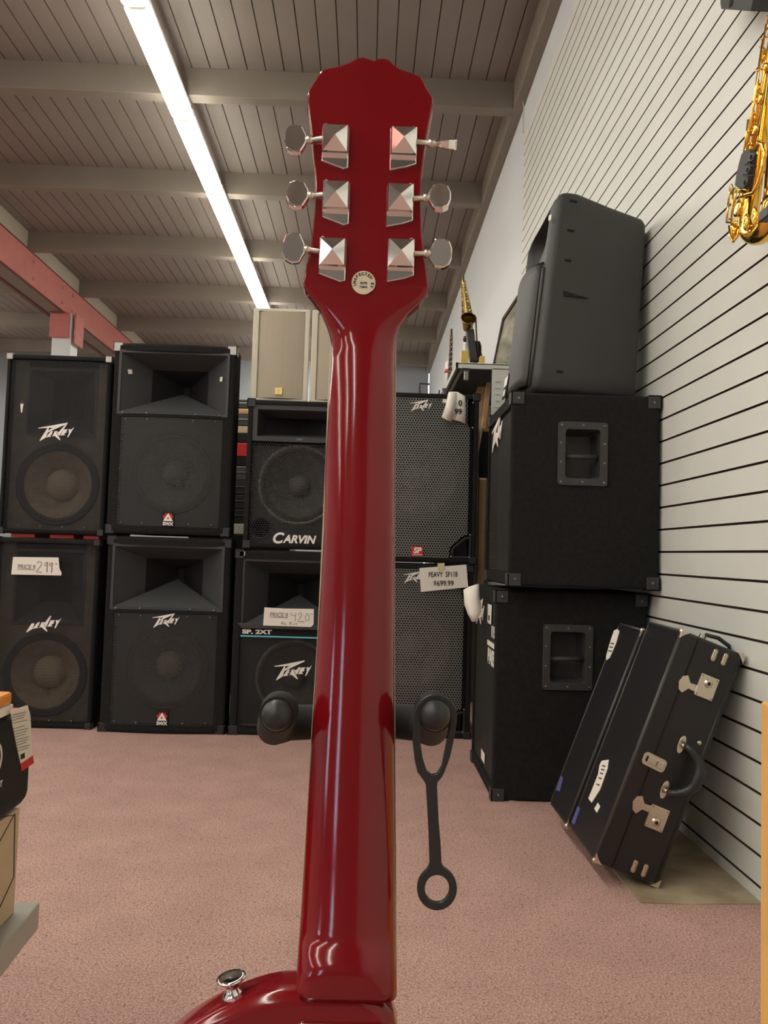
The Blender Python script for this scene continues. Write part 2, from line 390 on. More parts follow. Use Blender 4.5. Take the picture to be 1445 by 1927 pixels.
for i in range(-8, 8):
    y0 = 4.17 + ln * i
    if y0 > YB - ln: break
    if y0 + ln < 3.2: lab, g = 'glowing fluorescent strip light in the row behind and above the viewer', 'strip lights overhead behind the viewer'
    elif y0 > 9.0: lab, g = 'glowing fluorescent strip light hidden behind the tall cream speaker', 'strip lights behind the cream speaker'
    else: lab, g = 'glowing fluorescent strip light, %s in the bright ceiling row' % (ords[k]), 'fluorescent lights in the bright ceiling row'; k += 1
    light(-1.395, y0, y0 + ln, 3.88, lab, g)
for i in range(0, 8):
    y0 = -4.4 + 2.05 * i
    light(-6.3, y0, y0 + 2.0, 3.88, 'glowing strip light far left beyond the red girder', 'strip lights beyond the red girder')

for i in range(0, 6):
    y0 = -4.6 + 1.2 * i
    light(-3.3, y0, y0 + 1.18, 3.88, 'glowing strip light in the second row behind the viewer', 'second row of strip lights behind the viewer')

# ---------------------------------------------------------------- shared speaker parts
LW, LH = 1110.0, 605.0
P_OUT = [(190, 340), (450, 290), (700, 235), (1060, 155), (1078, 168), (1068, 190), (720, 360), (490, 480), (440, 640), (262, 760), (250, 745), (480, 338), (195, 362)]
P_HOLE = [(515, 335), (640, 325), (505, 420)]
P_LEG = [(430, 470), (490, 480), (440, 640), (262, 760), (250, 745), (400, 480)]
P_REST = [
    [(600, 435), (655, 428), (620, 500), (640, 520), (575, 560), (605, 605), (450, 640), (560, 470)],
    [(705, 430), (730, 432), (895, 690), (880, 715), (730, 600), (700, 575), (630, 610), (680, 510)],
    [(980, 370), (1112, 355), (1060, 420), (1092, 438), (1000, 510), (1050, 545), (890, 565)],
    [(1135, 360), (1160, 350), (1210, 368), (1300, 285), (1135, 605), (1100, 605), (1150, 470)]]
V_SHORT = [(740, 420), (780, 430), (820, 452), (925, 350), (970, 370), (850, 580)]
V_LONG = [(740, 420), (780, 430), (822, 470), (1078, 140), (1095, 170), (850, 580)]
def logo(root, cx, y, cz, width, kind='short', rot=0.0):
    s = width / LW
    conv = lambda lp: [((a - 745) * s, (460 - b) * s) for a, b in lp]
    loops = [P_OUT, P_HOLE] if kind != 'broken' else [P_LEG]
    loops = loops + P_REST + [V_LONG if kind == 'long' else V_SHORT]
    if kind == 'broken': loops[-1] = [(740, 420), (780, 430), (810, 440), (960, 220), (985, 250), (850, 580)]
    bm = bmesh.new()
    groups = ([[P_OUT, P_HOLE]] if kind != 'broken' else [[P_LEG]]) + [[l] for l in loops[(2 if kind != 'broken' else 1):]]
    for g in groups:
        m_ = shape([conv(l) for l in g], 0.0015); bm.from_mesh(m_); bpy.data.meshes.remove(m_)
    me = bpy.data.meshes.new('logo'); bm.to_mesh(me); bm.free()
    return put('logo', me, 'white', root, frame((cx, y, cz)) @ Matrix.Rotation(rot, 4, 'Z'))
def screw(root, x, y, z, r=0.004):
    return B().lathe([(0.0, -0.003), (r * 0.7, -0.0025), (r, 0.0)], T=Matrix.Translation((x, y, z)), seg=10).build('screw', 'screw', root)
def woofer(root, cx, cz, r, y, cone='cone', cap='cap', capr=0.34, ring='surround'):
    T = Matrix.Translation((cx, y, cz))
    wf = B().lathe([(r * 1.0, 0.0), (r * 1.0, -0.006), (r * 0.93, -0.008), (r * 0.9, 0.0)], T=T, seg=48).build('woofer', ring, root)
    b = B().lathe([(r * 0.93, -0.002), (r * 0.87, -0.010), (r * 0.81, 0.0)], T=T, seg=48); b.build('surround', 'surround', wf)
    B().lathe([(r * 0.82, 0.0), (r * 0.6, 0.028), (r * capr * 0.95, 0.062)], T=T, seg=48).build('cone', cone, wf)
    B().lathe([(r * capr, 0.060), (r * capr * 0.85, 0.036), (r * capr * 0.5, 0.020), (0.0005, 0.014)], T=T, seg=32).build('dust_cap', cap, wf)
    return wf
def baffle(root, x0, x1, z0, z1, y, holes, m='baffle'):
    lp = [[(x0, z0), (x1, z0), (x1, z1), (x0, z1)]] + [circ(a, b, r, 48) for a, b, r in holes]
    return put('baffle', shape(lp, 0.004), m, root, frame((0, y, 0)))
def horn(root, x, z0, z1, y, mid=(0.55, 0.68, 0.11), throat=0.22, m='horn', flange=0.012, cx=0, ramp=True):
    """rectangular flared horn: flange, flare walls narrowing to a slot"""
    zc = (z0 + z1) / 2; hz = (z1 - z0) / 2
    R = lambda ax, az, yy, zz=zc: [(cx - ax, yy, zz - az), (cx + ax, yy, zz - az), (cx + ax, yy, zz + az), (cx - ax, yy, zz + az)]
    xi, zi = x - flange, hz - flange
    rows = [R(x, hz, y + 0.03), R(x, hz, y), R(xi, zi, y), R(xi, zi, y + 0.006), R(xi * mid[0], zi * mid[1], y + mid[2]), R(0.012, 0.035, y + throat)]
    o = B().loft(rows[:5], False, False).build('horn', m, root)
    b = B().loft(rows[4:], False, False); b.box(cx - 0.013, cx + 0.013, y + throat - 0.002, y + throat, zc - 0.036, zc + 0.036)
    b.build('horn_throat', 'black', o)
    if ramp:
        yr = y + mid[2] + 0.07; zr = z0 + flange + 0.001
        r_ = B(); bm = bmesh.new(); V = [bm.verts.new(p) for p in ((cx - xi, y + 0.001, zr), (cx + xi, y + 0.001, zr), (cx, yr, zc - 0.012), (cx, yr, zr))]
        for f in ((0, 1, 2), (0, 2, 3), (1, 3, 2), (0, 3, 1)): bm.faces.new([V[i] for i in f])
        r_.merge(bm).build('horn_ramp', m, o)
    return o
def corner(root, x, y, z, sx, sy, sz, m='plastic', s=0.045, t=0.004, name='corner_protector'):
    """three-sided corner cap; sx,sy,sz give the direction of the box interior"""
    b = B()
    def bx(a, c, e, g, i, j): b.box(min(a, c), max(a, c), min(e, g), max(e, g), min(i, j), max(i, j), 0.0015, 1)
    bx(x - sx * t, x + sx * s, y - sy * t, y + sy * s, z - sz * t, z + sz * 0.002)
    bx(x - sx * t, x + sx * s, y - sy * t, y + sy * 0.002, z - sz * t, z + sz * s)
    bx(x - sx * t, x + sx * 0.002, y - sy * t, y + sy * s, z - sz * t, z + sz * s)
    return b.build(name, m, root)

# ---------------------------------------------------------------- left column: full-grille speakers
def span(l, r, py, Y):
    a = at(l, py, Y); b = at(r, py, Y); return (a.x + b.x) / 2, b.x - a.x
def full_grille(label, cx, z, w_, h_, Y, lk, group, badge):
    t = thing('loudspeaker', label, 'loudspeaker', (cx, Y, z), 0, group)
    hw = w_ / 2; d = 0.42
    cab = B().box(-hw, hw, 0, d, 0, h_, 0.014, 3)
    cut = B().box(-hw + 0.018, hw - 0.018, -0.05, 0.16, 0.022, h_ - 0.022)
    add('cabinet', cutmesh(cab, cut), 'carpetblack', t)
    g = put('grille', shape([rrect(-hw + 0.02, hw - 0.02, 0.024, h_ - 0.024, 0.01)], 0.0006), 'gA', t, frame((0, 0.010, 0)))
    r = 0.195; wz = 0.235
    horn(t, 0.165, 0.46, h_ - 0.05, 0.055, mid=(0.5, 0.75, 0.08), throat=0.10, m='plasticgrey')
    baffle(t, -hw + 0.018, hw - 0.018, 0.022, 0.46, 0.062, [(0.0, wz, r * 0.97)])
    for sx in (-1, 1):
        B().box(sx * 0.166 if sx > 0 else -hw + 0.018, hw - 0.018 if sx > 0 else -0.166, 0.058, 0.066, 0.46, h_ - 0.022).build('baffle_strip', 'baffle', t)
    woofer(t, 0.0, wz, r, 0.058, capr=0.40)
    logo(t, 0.0, 0.006, 0.475, 0.165, lk)
    if badge:
        put('badge', shape([[(-0.012, 0), (0, 0.022), (0.014, 0), (0.0, -0.012)]], 0.001), 'plasticgrey', t, frame((-0.165, 0.008, 0.60)))
        put('torn_sticker', shape([[(-0.006, 0.012), (0.008, 0.012), (0.004, -0.03), (-0.001, -0.028)]], 0.0012), 'paper', t, frame((-0.165, 0.006, 0.59)))
    for sx in (-1, 1):
        for sz in (0, 1): corner(t, sx * hw, 0, sz * h_, -sx, 1, 1 - 2 * sz, 'steel' if badge and sz else 'plastic', 0.028, 0.003)
    for x_ in (-0.15, -0.05, 0.05, 0.15):
        screw(t, x_, 0.008, 0.035, 0.004)
    return t
YA = 3.54
cxA, wA = span(-30, 168, 1368, YA)
full_grille('black grille loudspeaker with a price slip, bottom left under its twin', cxA, 0, 0.485, 0.865, YA, 'broken', None, False)
cxA1, _ = span(-6, 194, 1003, YA)
top_a = full_grille('black grille loudspeaker on top of the far left stack, tan cone showing', cxA1, 0.884, 0.485, 0.838, YA, 'long', None, True)
for k_ in range(3):
    x_ = cxA + (-0.12, 0.06, 0.215)[k_]
    tag(B().box(x_ - 0.06, x_ + (0.05 if k_ < 2 else 0.012), YA + 0.03, YA + 0.33, 0.8662, 0.8828, 0.001, 1).build('wooden_strip', 'redp'),
        ['red strip wedged under the far left top speaker, left of two long ones', 'red strip wedged under the far left top speaker, right of two long ones', 'short red strip at the right corner under the far left top speaker'][k_], 'strip', 'red strips between the far left speakers')

# ---------------------------------------------------------------- second column: wide horn speakers
def wide_horn(label, cx, z, Y, peavey, cornerm, stickers):
    w_, h_, d = 0.565, 0.885, 0.46; hw = w_ / 2
    t = thing('loudspeaker', label, 'loudspeaker', (cx, Y, z), 0)
    fr = [(-hw + 2 * hw * i / 10, -0.022 * (1 - (2 * i / 10 - 1) ** 2)) for i in range(11)]
    cab = B().prism(fr + [(hw, 0.12), (hw - 0.08, d), (-hw + 0.08, d), (-hw, 0.12)], 0, h_, 'Z', 0.014)
    cut = B().box(-0.235, 0.235, -0.1, 0.16, 0.036, 0.54); cut.box(-0.252, 0.252, -0.1, 0.30, 0.554, 0.848)
    add('cabinet', cutmesh(cab, cut), 'carpetblack', t)
    hn = horn(t, 0.255, 0.551, 0.851, -0.008, mid=(0.55, 0.62, 0.12), throat=0.26)
    n = 12; rows = []
    for s_ in (0, 1):
        rows.append([(-0.233 + 0.466 * i / n, -0.006 - 0.016 * (1 - (2 * i / n - 1) ** 2), 0.038 + s_ * 0.50) for i in range(n + 1)])
    B().loft(rows, False, True, closed=False).build('grille', 'gB', t)
    baffle(t, -0.235, 0.235, 0.036, 0.54, 0.045, [(0, 0.29, 0.19)], 'plasticgrey')
    woofer(t, 0, 0.29, 0.196, 0.041, 'conedark', 'capdark' if not peavey else 'cap', 0.33)
    if peavey: logo(t, 0.005, -0.026, 0.508, 0.122, 'long')
    if stickers:
        for sx, z_, r_ in ((-1, 0.755, 0.25), (1, 0.735, -0.03)):
            v = Vector((0.112 * 1.0, 0.12, 0)).normalized()
            u = (v.x * 1, -v.y * 1, 0) if sx > 0 else (v.x, v.y, 0)
            put('price_sticker', shape([[(-0.011, -0.010), (0.010, -0.011), (0.011, 0.010), (-0.010, 0.011)]], 0.0005), 'paper', hn,
                frame((sx * 0.212, 0.022, z_), u) @ Matrix.Rotation(r_, 4, 'Z'))
    bx_, bz = 0.008, 0.072
    by = -0.026
    bd = put('badge', shape([rrect(-0.027, 0.027, -0.034, 0.034, 0.004)], 0.002), 'black', t, frame((bx_, by, bz)))
    put('burst_mark', shape([[(-0.02, 0.0), (-0.024, 0.016), (-0.016, 0.014), (-0.012, 0.028), (-0.004, 0.02), (0.004, 0.028), (0.008, 0.02), (0.016, 0.026), (0.016, 0.014), (0.024, 0.012), (0.018, 0.0)]], 0.0005), 'redp', bd, frame((bx_, by - 0.0026, bz)))
    put('triangle_mark', shape([[(-0.022, -0.010), (0.022, -0.010), (0.0, 0.026)], [(-0.006, -0.001), (0.006, -0.001), (0, 0.010)]], 0.0005), 'white', bd, frame((bx_, by - 0.0034, bz)))
    put('lettering', text('SWX', 0.021, 0.0009), 'white', bd, frame((bx_, by - 0.0026, bz - 0.023)))
    for x_ in (-0.21, -0.11, 0.10, 0.20):
        yy = -0.009 - 0.018 * (1 - (x_ / 0.233) ** 2)
        screw(t, x_, yy, 0.05); screw(t, x_ , yy, 0.527); screw(t, x_ * 1.08, -0.010, 0.558, 0.005)
    for sx in (-1, 1):
        corner(t, sx * hw, 0, h_, -sx, 1, -1, cornerm, 0.04); corner(t, sx * hw, 0, 0, -sx, 1, 1, 'plastic', 0.04)
    return t
YBf = 3.51
cxB, _ = span(185, 421, 1375, YBf)
wide_horn('black loudspeaker with deep horn and white script logo, standing on the carpet', cxB, 0, YBf, True, 'plastic', False)
cxB1, _ = span(197, 432, 1003, YBf)
wide_horn('black horn loudspeaker with silver top corners and two white stickers, top of its stack', cxB1, 0.897, YBf, False, 'steel', True)

# ---------------------------------------------------------------- third column
YC = 3.51
cxC2 = at(429.5, 1378, YC).x + 0.2825
def teal_line():
    w_, h_, d = 0.565, 0.84, 0.45; hw = w_ / 2
    t = thing('loudspeaker', 'black loudspeaker with a teal stripe and price slip, half behind the guitar neck', 'loudspeaker', (cxC2, YC, 0), 0)
    cab = B().box(-hw, hw, 0, d, 0, h_, 0.014, 3)
    cut = B().box(-0.25, 0.25, -0.05, 0.16, 0.03, 0.445); cut.box(-0.25, 0.25, -0.05, 0.30, 0.485, 0.80)
    add('cabinet', cutmesh(cab, cut), 'carpetblack', t)
    horn(t, 0.25, 0.485, 0.80, 0.008, mid=(0.60, 0.62, 0.12), throat=0.26)
    B().prism([(-0.26, 0.505), (-0.24, 0.482), (0.24, 0.482), (0.26, 0.505)], -0.014, 0.004, 'Y', 0.003).build('horn_lip', 'plasticgrey', t)
    put('grille', shape([rrect(-0.25, 0.25, 0.03, 0.445, 0.01)], 0.0006), 'gA', t, frame((0, 0.008, 0)))
    baffle(t, -0.25, 0.25, 0.03, 0.445, 0.05, [(0, 0.255, 0.17)], 'plasticgrey')
    woofer(t, 0, 0.255, 0.178, 0.046, 'conedark', 'capdark', 0.3, 'ring')
    put('lettering', text('SP. 2XT', 0.026, 0.0012, fitw=0.135), 'white', t, frame((-0.17, -0.002, 0.466)))
    B().box(-0.245, 0.245, -0.0025, 0.0, 0.443, 0.450).build('teal_stripe', 'tealp', t)
    logo(t, 0.0, 0.004, 0.295, 0.172, 'short')
    for sx in (-1, 1):
        corner(t, sx * hw, 0, h_, -sx, 1, -1, 'plastic', 0.04); corner(t, sx * hw, 0, 0, -sx, 1, 1, 'plastic', 0.04)
    B().box(-hw + 0.02, -hw + 0.045, -0.004, 0.0, h_ - 0.03, h_ - 0.008, 0.001, 1).build('corner_clip', 'steel', t)
    B().box(-0.22, 0.22, 0.0, 0.006, 0.045, 0.05).build('vent_slot', 'plasticgrey', t)
    return t
teal_line()
cxC1 = at(456, 1028, YC).x + 0.2425
def round_port():
    w_, h_, d = 0.485, 0.690, 0.40; hw = w_ / 2
    t = thing('loudspeaker', 'black loudspeaker with white serif lettering and wide shallow horn, above the teal striped one', 'loudspeaker', (cxC1, YC, 0.8485), 0)
    cab = B().box(-hw, hw, 0, d, 0, h_, 0.014, 3)
    cut = B().box(-hw + 0.022, hw - 0.022, -0.05, 0.2, 0.022, h_ - 0.022)
    add('cabinet', cutmesh(cab, cut), 'carpetblack', t)
    baffle(t, -hw + 0.022, hw - 0.022, 0.022, 0.48, 0.045, [(0, 0.30, 0.182), (-0.168, 0.094, 0.042)], 'plasticgrey')
    B().lathe([(0.052, 0.0), (0.05, -0.008), (0.042, 0.0), (0.041, 0.14), (0.0005, 0.15)], T=Matrix.Translation((-0.168, 0.041, 0.094)), seg=32).build('port', 'plastic', t)
    woofer(t, 0, 0.30, 0.190, 0.041, 'conedark', 'capdark', 0.28, 'ring')
    hn = horn(t, 0.218, 0.497, 0.667, 0.004, mid=(0.86, 0.62, 0.09), throat=0.16, flange=0.022, m='plasticgrey', ramp=False)
    put('lettering', text('15MX', 0.012, 0.0003), 'pencil', hn, frame((0, 0.0015, 0.508)))
    put('grille', shape([rrect(-hw + 0.022, hw - 0.022, 0.022, 0.492, 0.01)], 0.0006), 'gC', t, frame((0, 0.010, 0)))
    a = text('C', 0.068, 0.0022, 0.25); put('lettering', a, 'white', t, frame((-0.086, 0.004, 0.047)))
    put('lettering', text('ARVIN', 0.050, 0.0020, 0.25, fitw=0.155), 'white', t, frame((0.016, 0.004, 0.044)))
    for sx in (-1, 1):
        corner(t, sx * hw, 0, h_, -sx, 1, -1, 'plastic', 0.035); corner(t, sx * hw, 0, 0, -sx, 1, 1, 'plastic', 0.035)
    return t
round_port()
# cream speakers on top
def cream(label, l, r, Y):
    cx, w_ = span(l, r, 740, Y); h_ = 0.445; hw = w_ / 2; d = 0.24; z = 1.5425
    t = thing('cream_loudspeaker', label, 'loudspeaker', (cx, Y, z), 0)
    cab = B().prism([(-hw, 0), (hw, 0), (hw - 0.03, d), (-hw + 0.03, d)], 0, h_, 'Z', 0.006)
    cut = B().box(-hw + 0.028, hw - 0.024, -0.05, 0.012, 0.012, h_ - 0.014)
    add('cabinet', cutmesh(cab, cut), 'gcream', t)
    n = 8; x0, x1 = -hw + 0.036, hw - 0.026
    fr = [(x0 + (x1 - x0) * i / n, 0.004 - 0.014 * (1 - (2 * i / n - 1) ** 2)) for i in range(n + 1)] + [(x1, 0.0115), (x0, 0.0115)]
    B().prism(fr, 0.014, h_ - 0.016, 'Z').build('grille', 'gbeige', t)
    b_ = B().box(-0.018, 0.018, -0.016, -0.008, 0.028, 0.062, 0.002).build('badge', 'gold', t)
    put('badge_mark', shape([circ(0, 0, 0.009, 20), circ(0.001, 0, 0.006, 20)], 0.0005), 'cream', b_, frame((0, -0.0165, 0.046)))
    return t
cream('cream loudspeaker with beige grille standing on the black stack, uncovered one', 470.5, 579, 3.56)
cream('cream loudspeaker mostly hidden behind the red guitar neck', 582, 680, 3.56)

# ---------------------------------------------------------------- fourth column: punched grille subwoofers
YD = 3.535
def subw(label, l, r, py, z, badge):
    cx, w_ = span(l, r, py, YD); w_ = 0.52; h_ = 0.797; hw = w_ / 2; d = 0.42
    cx = at(r, py, YD).x - hw
    t = thing('subwoofer', label, 'loudspeaker', (cx, YD, z), 0)
    cab = B().box(-hw, hw, 0, d, 0, h_, 0.012, 3)
    cut = B().box(-hw + 0.02, hw - 0.02, -0.05, 0.16, 0.022, h_ - 0.022)
    add('cabinet', cutmesh(cab, cut), 'carpetblack', t)
    X0, X1, Z0, Z1 = -hw + 0.022, hw - 0.042, 0.024, h_ - 0.024
    lp = [(X0, Z0), (X1 - 0.085, Z0), (X1 - 0.080, Z0 + 0.05), (X1 - 0.02, Z0 + 0.105), (X1, Z0 + 0.11), (X1, Z1 - 0.14), (X1 - 0.012, Z1 - 0.12), (X1 - 0.012, Z1), (X0, Z1)]
    put('grille', shape([lp], 0.0008), 'gD', t, frame((0, 0.006, 0)))
    lp2 = [(X0, Z0 - 0.002), (X1 - 0.09, Z0 - 0.002), (X1 - 0.085, Z0 + 0.055), (X1 - 0.025, Z0 + 0.11), (X1 + 0.02, Z0 + 0.11), (X1 + 0.02, Z1), (X0, Z1)]
    put('baffle', shape([lp2, circ(-0.01, 0.40, 0.205, 48)], 0.004), 'black', t, frame((0, 0.05, 0)))
    woofer(t, -0.01, 0.40, 0.212, 0.046, 'conedark', 'capdark', 0.36)
    # corner pocket with a rim
    put('pocket_rim', shape([[(X1 - 0.078, Z0), (X1 + 0.018, Z0), (X1 + 0.018, Z0 + 0.105), (X1 - 0.012, Z0 + 0.10), (X1 - 0.073, Z0 + 0.045)],
                             [(X1 - 0.066, Z0 + 0.01), (X1 + 0.008, Z0 + 0.01), (X1 + 0.008, Z0 + 0.092), (X1 - 0.010, Z0 + 0.088), (X1 - 0.062, Z0 + 0.042)]], 0.004, 0.001), 'plastic', t, frame((0, 0.004, 0)))
    B().box(X1 - 0.07, X1 + 0.012, 0.10, 0.105, Z0, Z0 + 0.1).build('pocket_back', 'plastic', t)
    logo(t, -0.02 + 0.005, 0.001, h_ - 0.062, 0.105, 'long')
    for x_, z_ in ((X1 + 0.012, Z1 - 0.015), (X1 + 0.012, Z1 - 0.135), (X1 + 0.012, Z0 + 0.11), (X1 + 0.01, Z0 + 0.006), (X1 - 0.075, Z0 + 0.006)):
        screw(t, x_, -0.001, z_, 0.005)
    for sx in (-1, 1):
        corner(t, sx * hw, 0, h_, -sx, 1, -1, 'plastic', 0.03); corner(t, sx * hw, 0, 0, -sx, 1, 1, 'plastic', 0.03)
    if badge:
        bd = put('badge', shape([rrect(-0.026, 0.026, -0.022, 0.022, 0.004)], 0.002), 'redp', t, frame((-0.015, 0.002, 0.052)))
        put('lettering', text('SP', 0.036, 0.0016, 0.15), 'white', bd, frame((-0.015, -0.001, 0.054)))
        B().box(-0.037, 0.007, -0.001, 0.001, 0.034, 0.0365).build('underline', 'white', bd)
        put('price_sticker', shape([[(-0.009, -0.009), (0.009, -0.009), (0.009, 0.009), (-0.009, 0.009)]], 0.0005), 'paper', t, frame((0.095, 0.003, h_ - 0.035)))
    return t
subw('black subwoofer with grey punched grille and red badge, upper of the pair', 673, 895.5, 1050, 0.805, True)
subw('black subwoofer with grey punched grille on the floor, lower of the pair', 650, 884, 1388, 0.0, False)

# ---------------------------------------------------------------- price slips
def slip(name, label, px, Y, m='paper', lift=0.0, bend=0.0):
    pts = [at(a, b, Y) for a, b in px]; c = sum(pts, Vector()) / len(pts)
    t = thing(name, label, 'price tag', c)
    b = B(); b.prism([(p.x, p.z) for p in pts], Y, Y + 0.0012, 'Y'); b.build('paper', m, t, True)
    return t, c
def txt(t, s, px, py, Y, size, m='ink', rot=0.0, bold=0.0, **k):
    c = at(px, py, Y); me = text(s, size, bold, **k); me.transform(frame(c) @ Matrix.Rotation(rot, 4, 'Z')); return add('lettering', me, m, t, True)
def strokes(t, lines, Y, r=0.0018, m='pencil', name='handwriting'):
    b = B()
    for ln_ in lines: b.tube([at(x_, y_, Y) for x_, y_ in ln_], r, 5)
    return b.build(name, m, t, True)
Y1 = YA - 0.008
t1, _ = slip('price_slip', 'white price slip reading 299 taped to the far left lower speaker', [(24.5, 1048), (110, 1049), (112, 1070), (116, 1078), (115, 1083), (21, 1081)], Y1)
txt(t1, 'PRICE $', 50, 1067, Y1 - 0.001, 0.028, 'pencil', -0.02, 0.0005, fitw=0.080)
def h299(ox, s):
    return [[(70 , 1060), (73, 1056), (78, 1058), (78, 1063), (68, 1076), (79, 1077)], [(89, 1058), (85, 1060), (84, 1064), (88, 1065), (90, 1060), (89, 1058), (88, 1077)],
            [(98, 1059), (94, 1061), (93, 1064), (97, 1066), (99, 1061), (98, 1059), (97, 1078)], [(104, 1060), (106, 1062), (107, 1060)]]
strokes(t1, h299(0, 1), Y1 - 0.001); strokes(t1, [[(33, 1071), (66, 1072.5)]], Y1 - 0.001, 0.001, 'pencil', 'underline')
Y2 = YC - 0.018
t2, _ = slip('price_slip', 'white price slip reading 420 on the teal striped speaker', [(497.5, 1143), (532, 1145), (590.5, 1146), (590, 1175), (585, 1180), (495, 1177)], Y2)
txt(t2, 'PRICE $', 525, 1157.5, Y2 - 0.001, 0.028, 'pencil', -0.01, 0.0005, fitw=0.082)
strokes(t2, [[(548, 1153), (546, 1157), (556, 1159)], [(556.5, 1153), (555, 1169)], [(561, 1156), (566, 1152), (568, 1157), (560, 1169), (572, 1170)], [(578, 1154), (574, 1161), (576, 1169), (581, 1166), (581, 1157), (578, 1154)], [(584, 1155), (588, 1156)],
             [(530, 1175), (531, 1170), (534, 1170)], [(528, 1173), (533, 1173), (533, 1175), (537, 1173), (538, 1176)], [(545, 1176), (545, 1170), (549, 1171), (546, 1173)], [(550, 1174), (553, 1176), (553, 1173)], [(556, 1172), (556, 1176), (559, 1173)]], Y2 - 0.001, 0.0012)
strokes(t2, [[(508, 1161.5), (542, 1162)]], Y2 - 0.001, 0.001, 'pencil', 'underline')
Y3 = YD - 0.006
t3, _ = slip('price_slip', 'white price slip reading 699.99 on the lower subwoofer', [(789, 1069), (877.5, 1062.5), (881, 1105), (792, 1114)], Y3)
txt(t3, 'PEAVY  SP118', 833.5, 1081.5, Y3 - 0.001, 0.033, 'ink', 0.045, 0.0006, fitw=0.134); txt(t3, '$699.99', 834.5, 1098, Y3 - 0.001, 0.033, 'ink', 0.045, 0.0006, fitw=0.094)
b = B().prism([(p.x, p.z) for p in (at(823, 1061, Y3), at(836, 1059, Y3), at(837, 1073, Y3), at(824, 1074, Y3))], Y3 - 0.002, Y3 - 0.001, 'Y'); b.build('tape', 'tape', t3, True)
def curled(name, label, rows, m='paper', cat='paper'):
    """sheet through a grid of pixel points (px,py,Y), given thickness"""
    P = [[at(*q) for q in r] for r in rows]; c = P[0][0]
    t = thing(name, label, cat, c)
    b = B(); b.loft(P, False, True, closed=False); o = b.build('sheet', m, t, True)
    md = o.modifiers.new('thick', 'SOLIDIFY'); md.thickness = 0.001; return t
t4 = curled('price_slip', 'curled white price papers draped over the upper subwoofer corner', [[(854, 737, 3.530), (862, 738, 3.520), (870, 743, 3.523), (875, 746, 3.531)], [(853, 765, 3.527), (861, 770, 3.520), (870, 772, 3.520), (876, 772, 3.527)], [(848, 788, 3.527), (857, 791, 3.520), (868, 794, 3.520), (875, 798, 3.527)]], cat='price tag')
b = B().loft([[at(844, 738, 3.515), at(852, 737, 3.495), at(860, 740, 3.515)], [at(838, 765, 3.505), at(848, 767, 3.49), at(856, 770, 3.505)], [at(831, 785, 3.505), at(840, 790, 3.49), at(849, 794, 3.505)]], False, True, closed=False).build('folded_sheet', 'paper', t4, True); b.modifiers.new('thick', 'SOLIDIFY').thickness = 0.001
txt(t4, '0', 866, 759, 3.515, 0.036, 'ink', 0, 0.0009); txt(t4, '99', 862, 775, 3.515, 0.036, 'ink', 0, 0.0009)

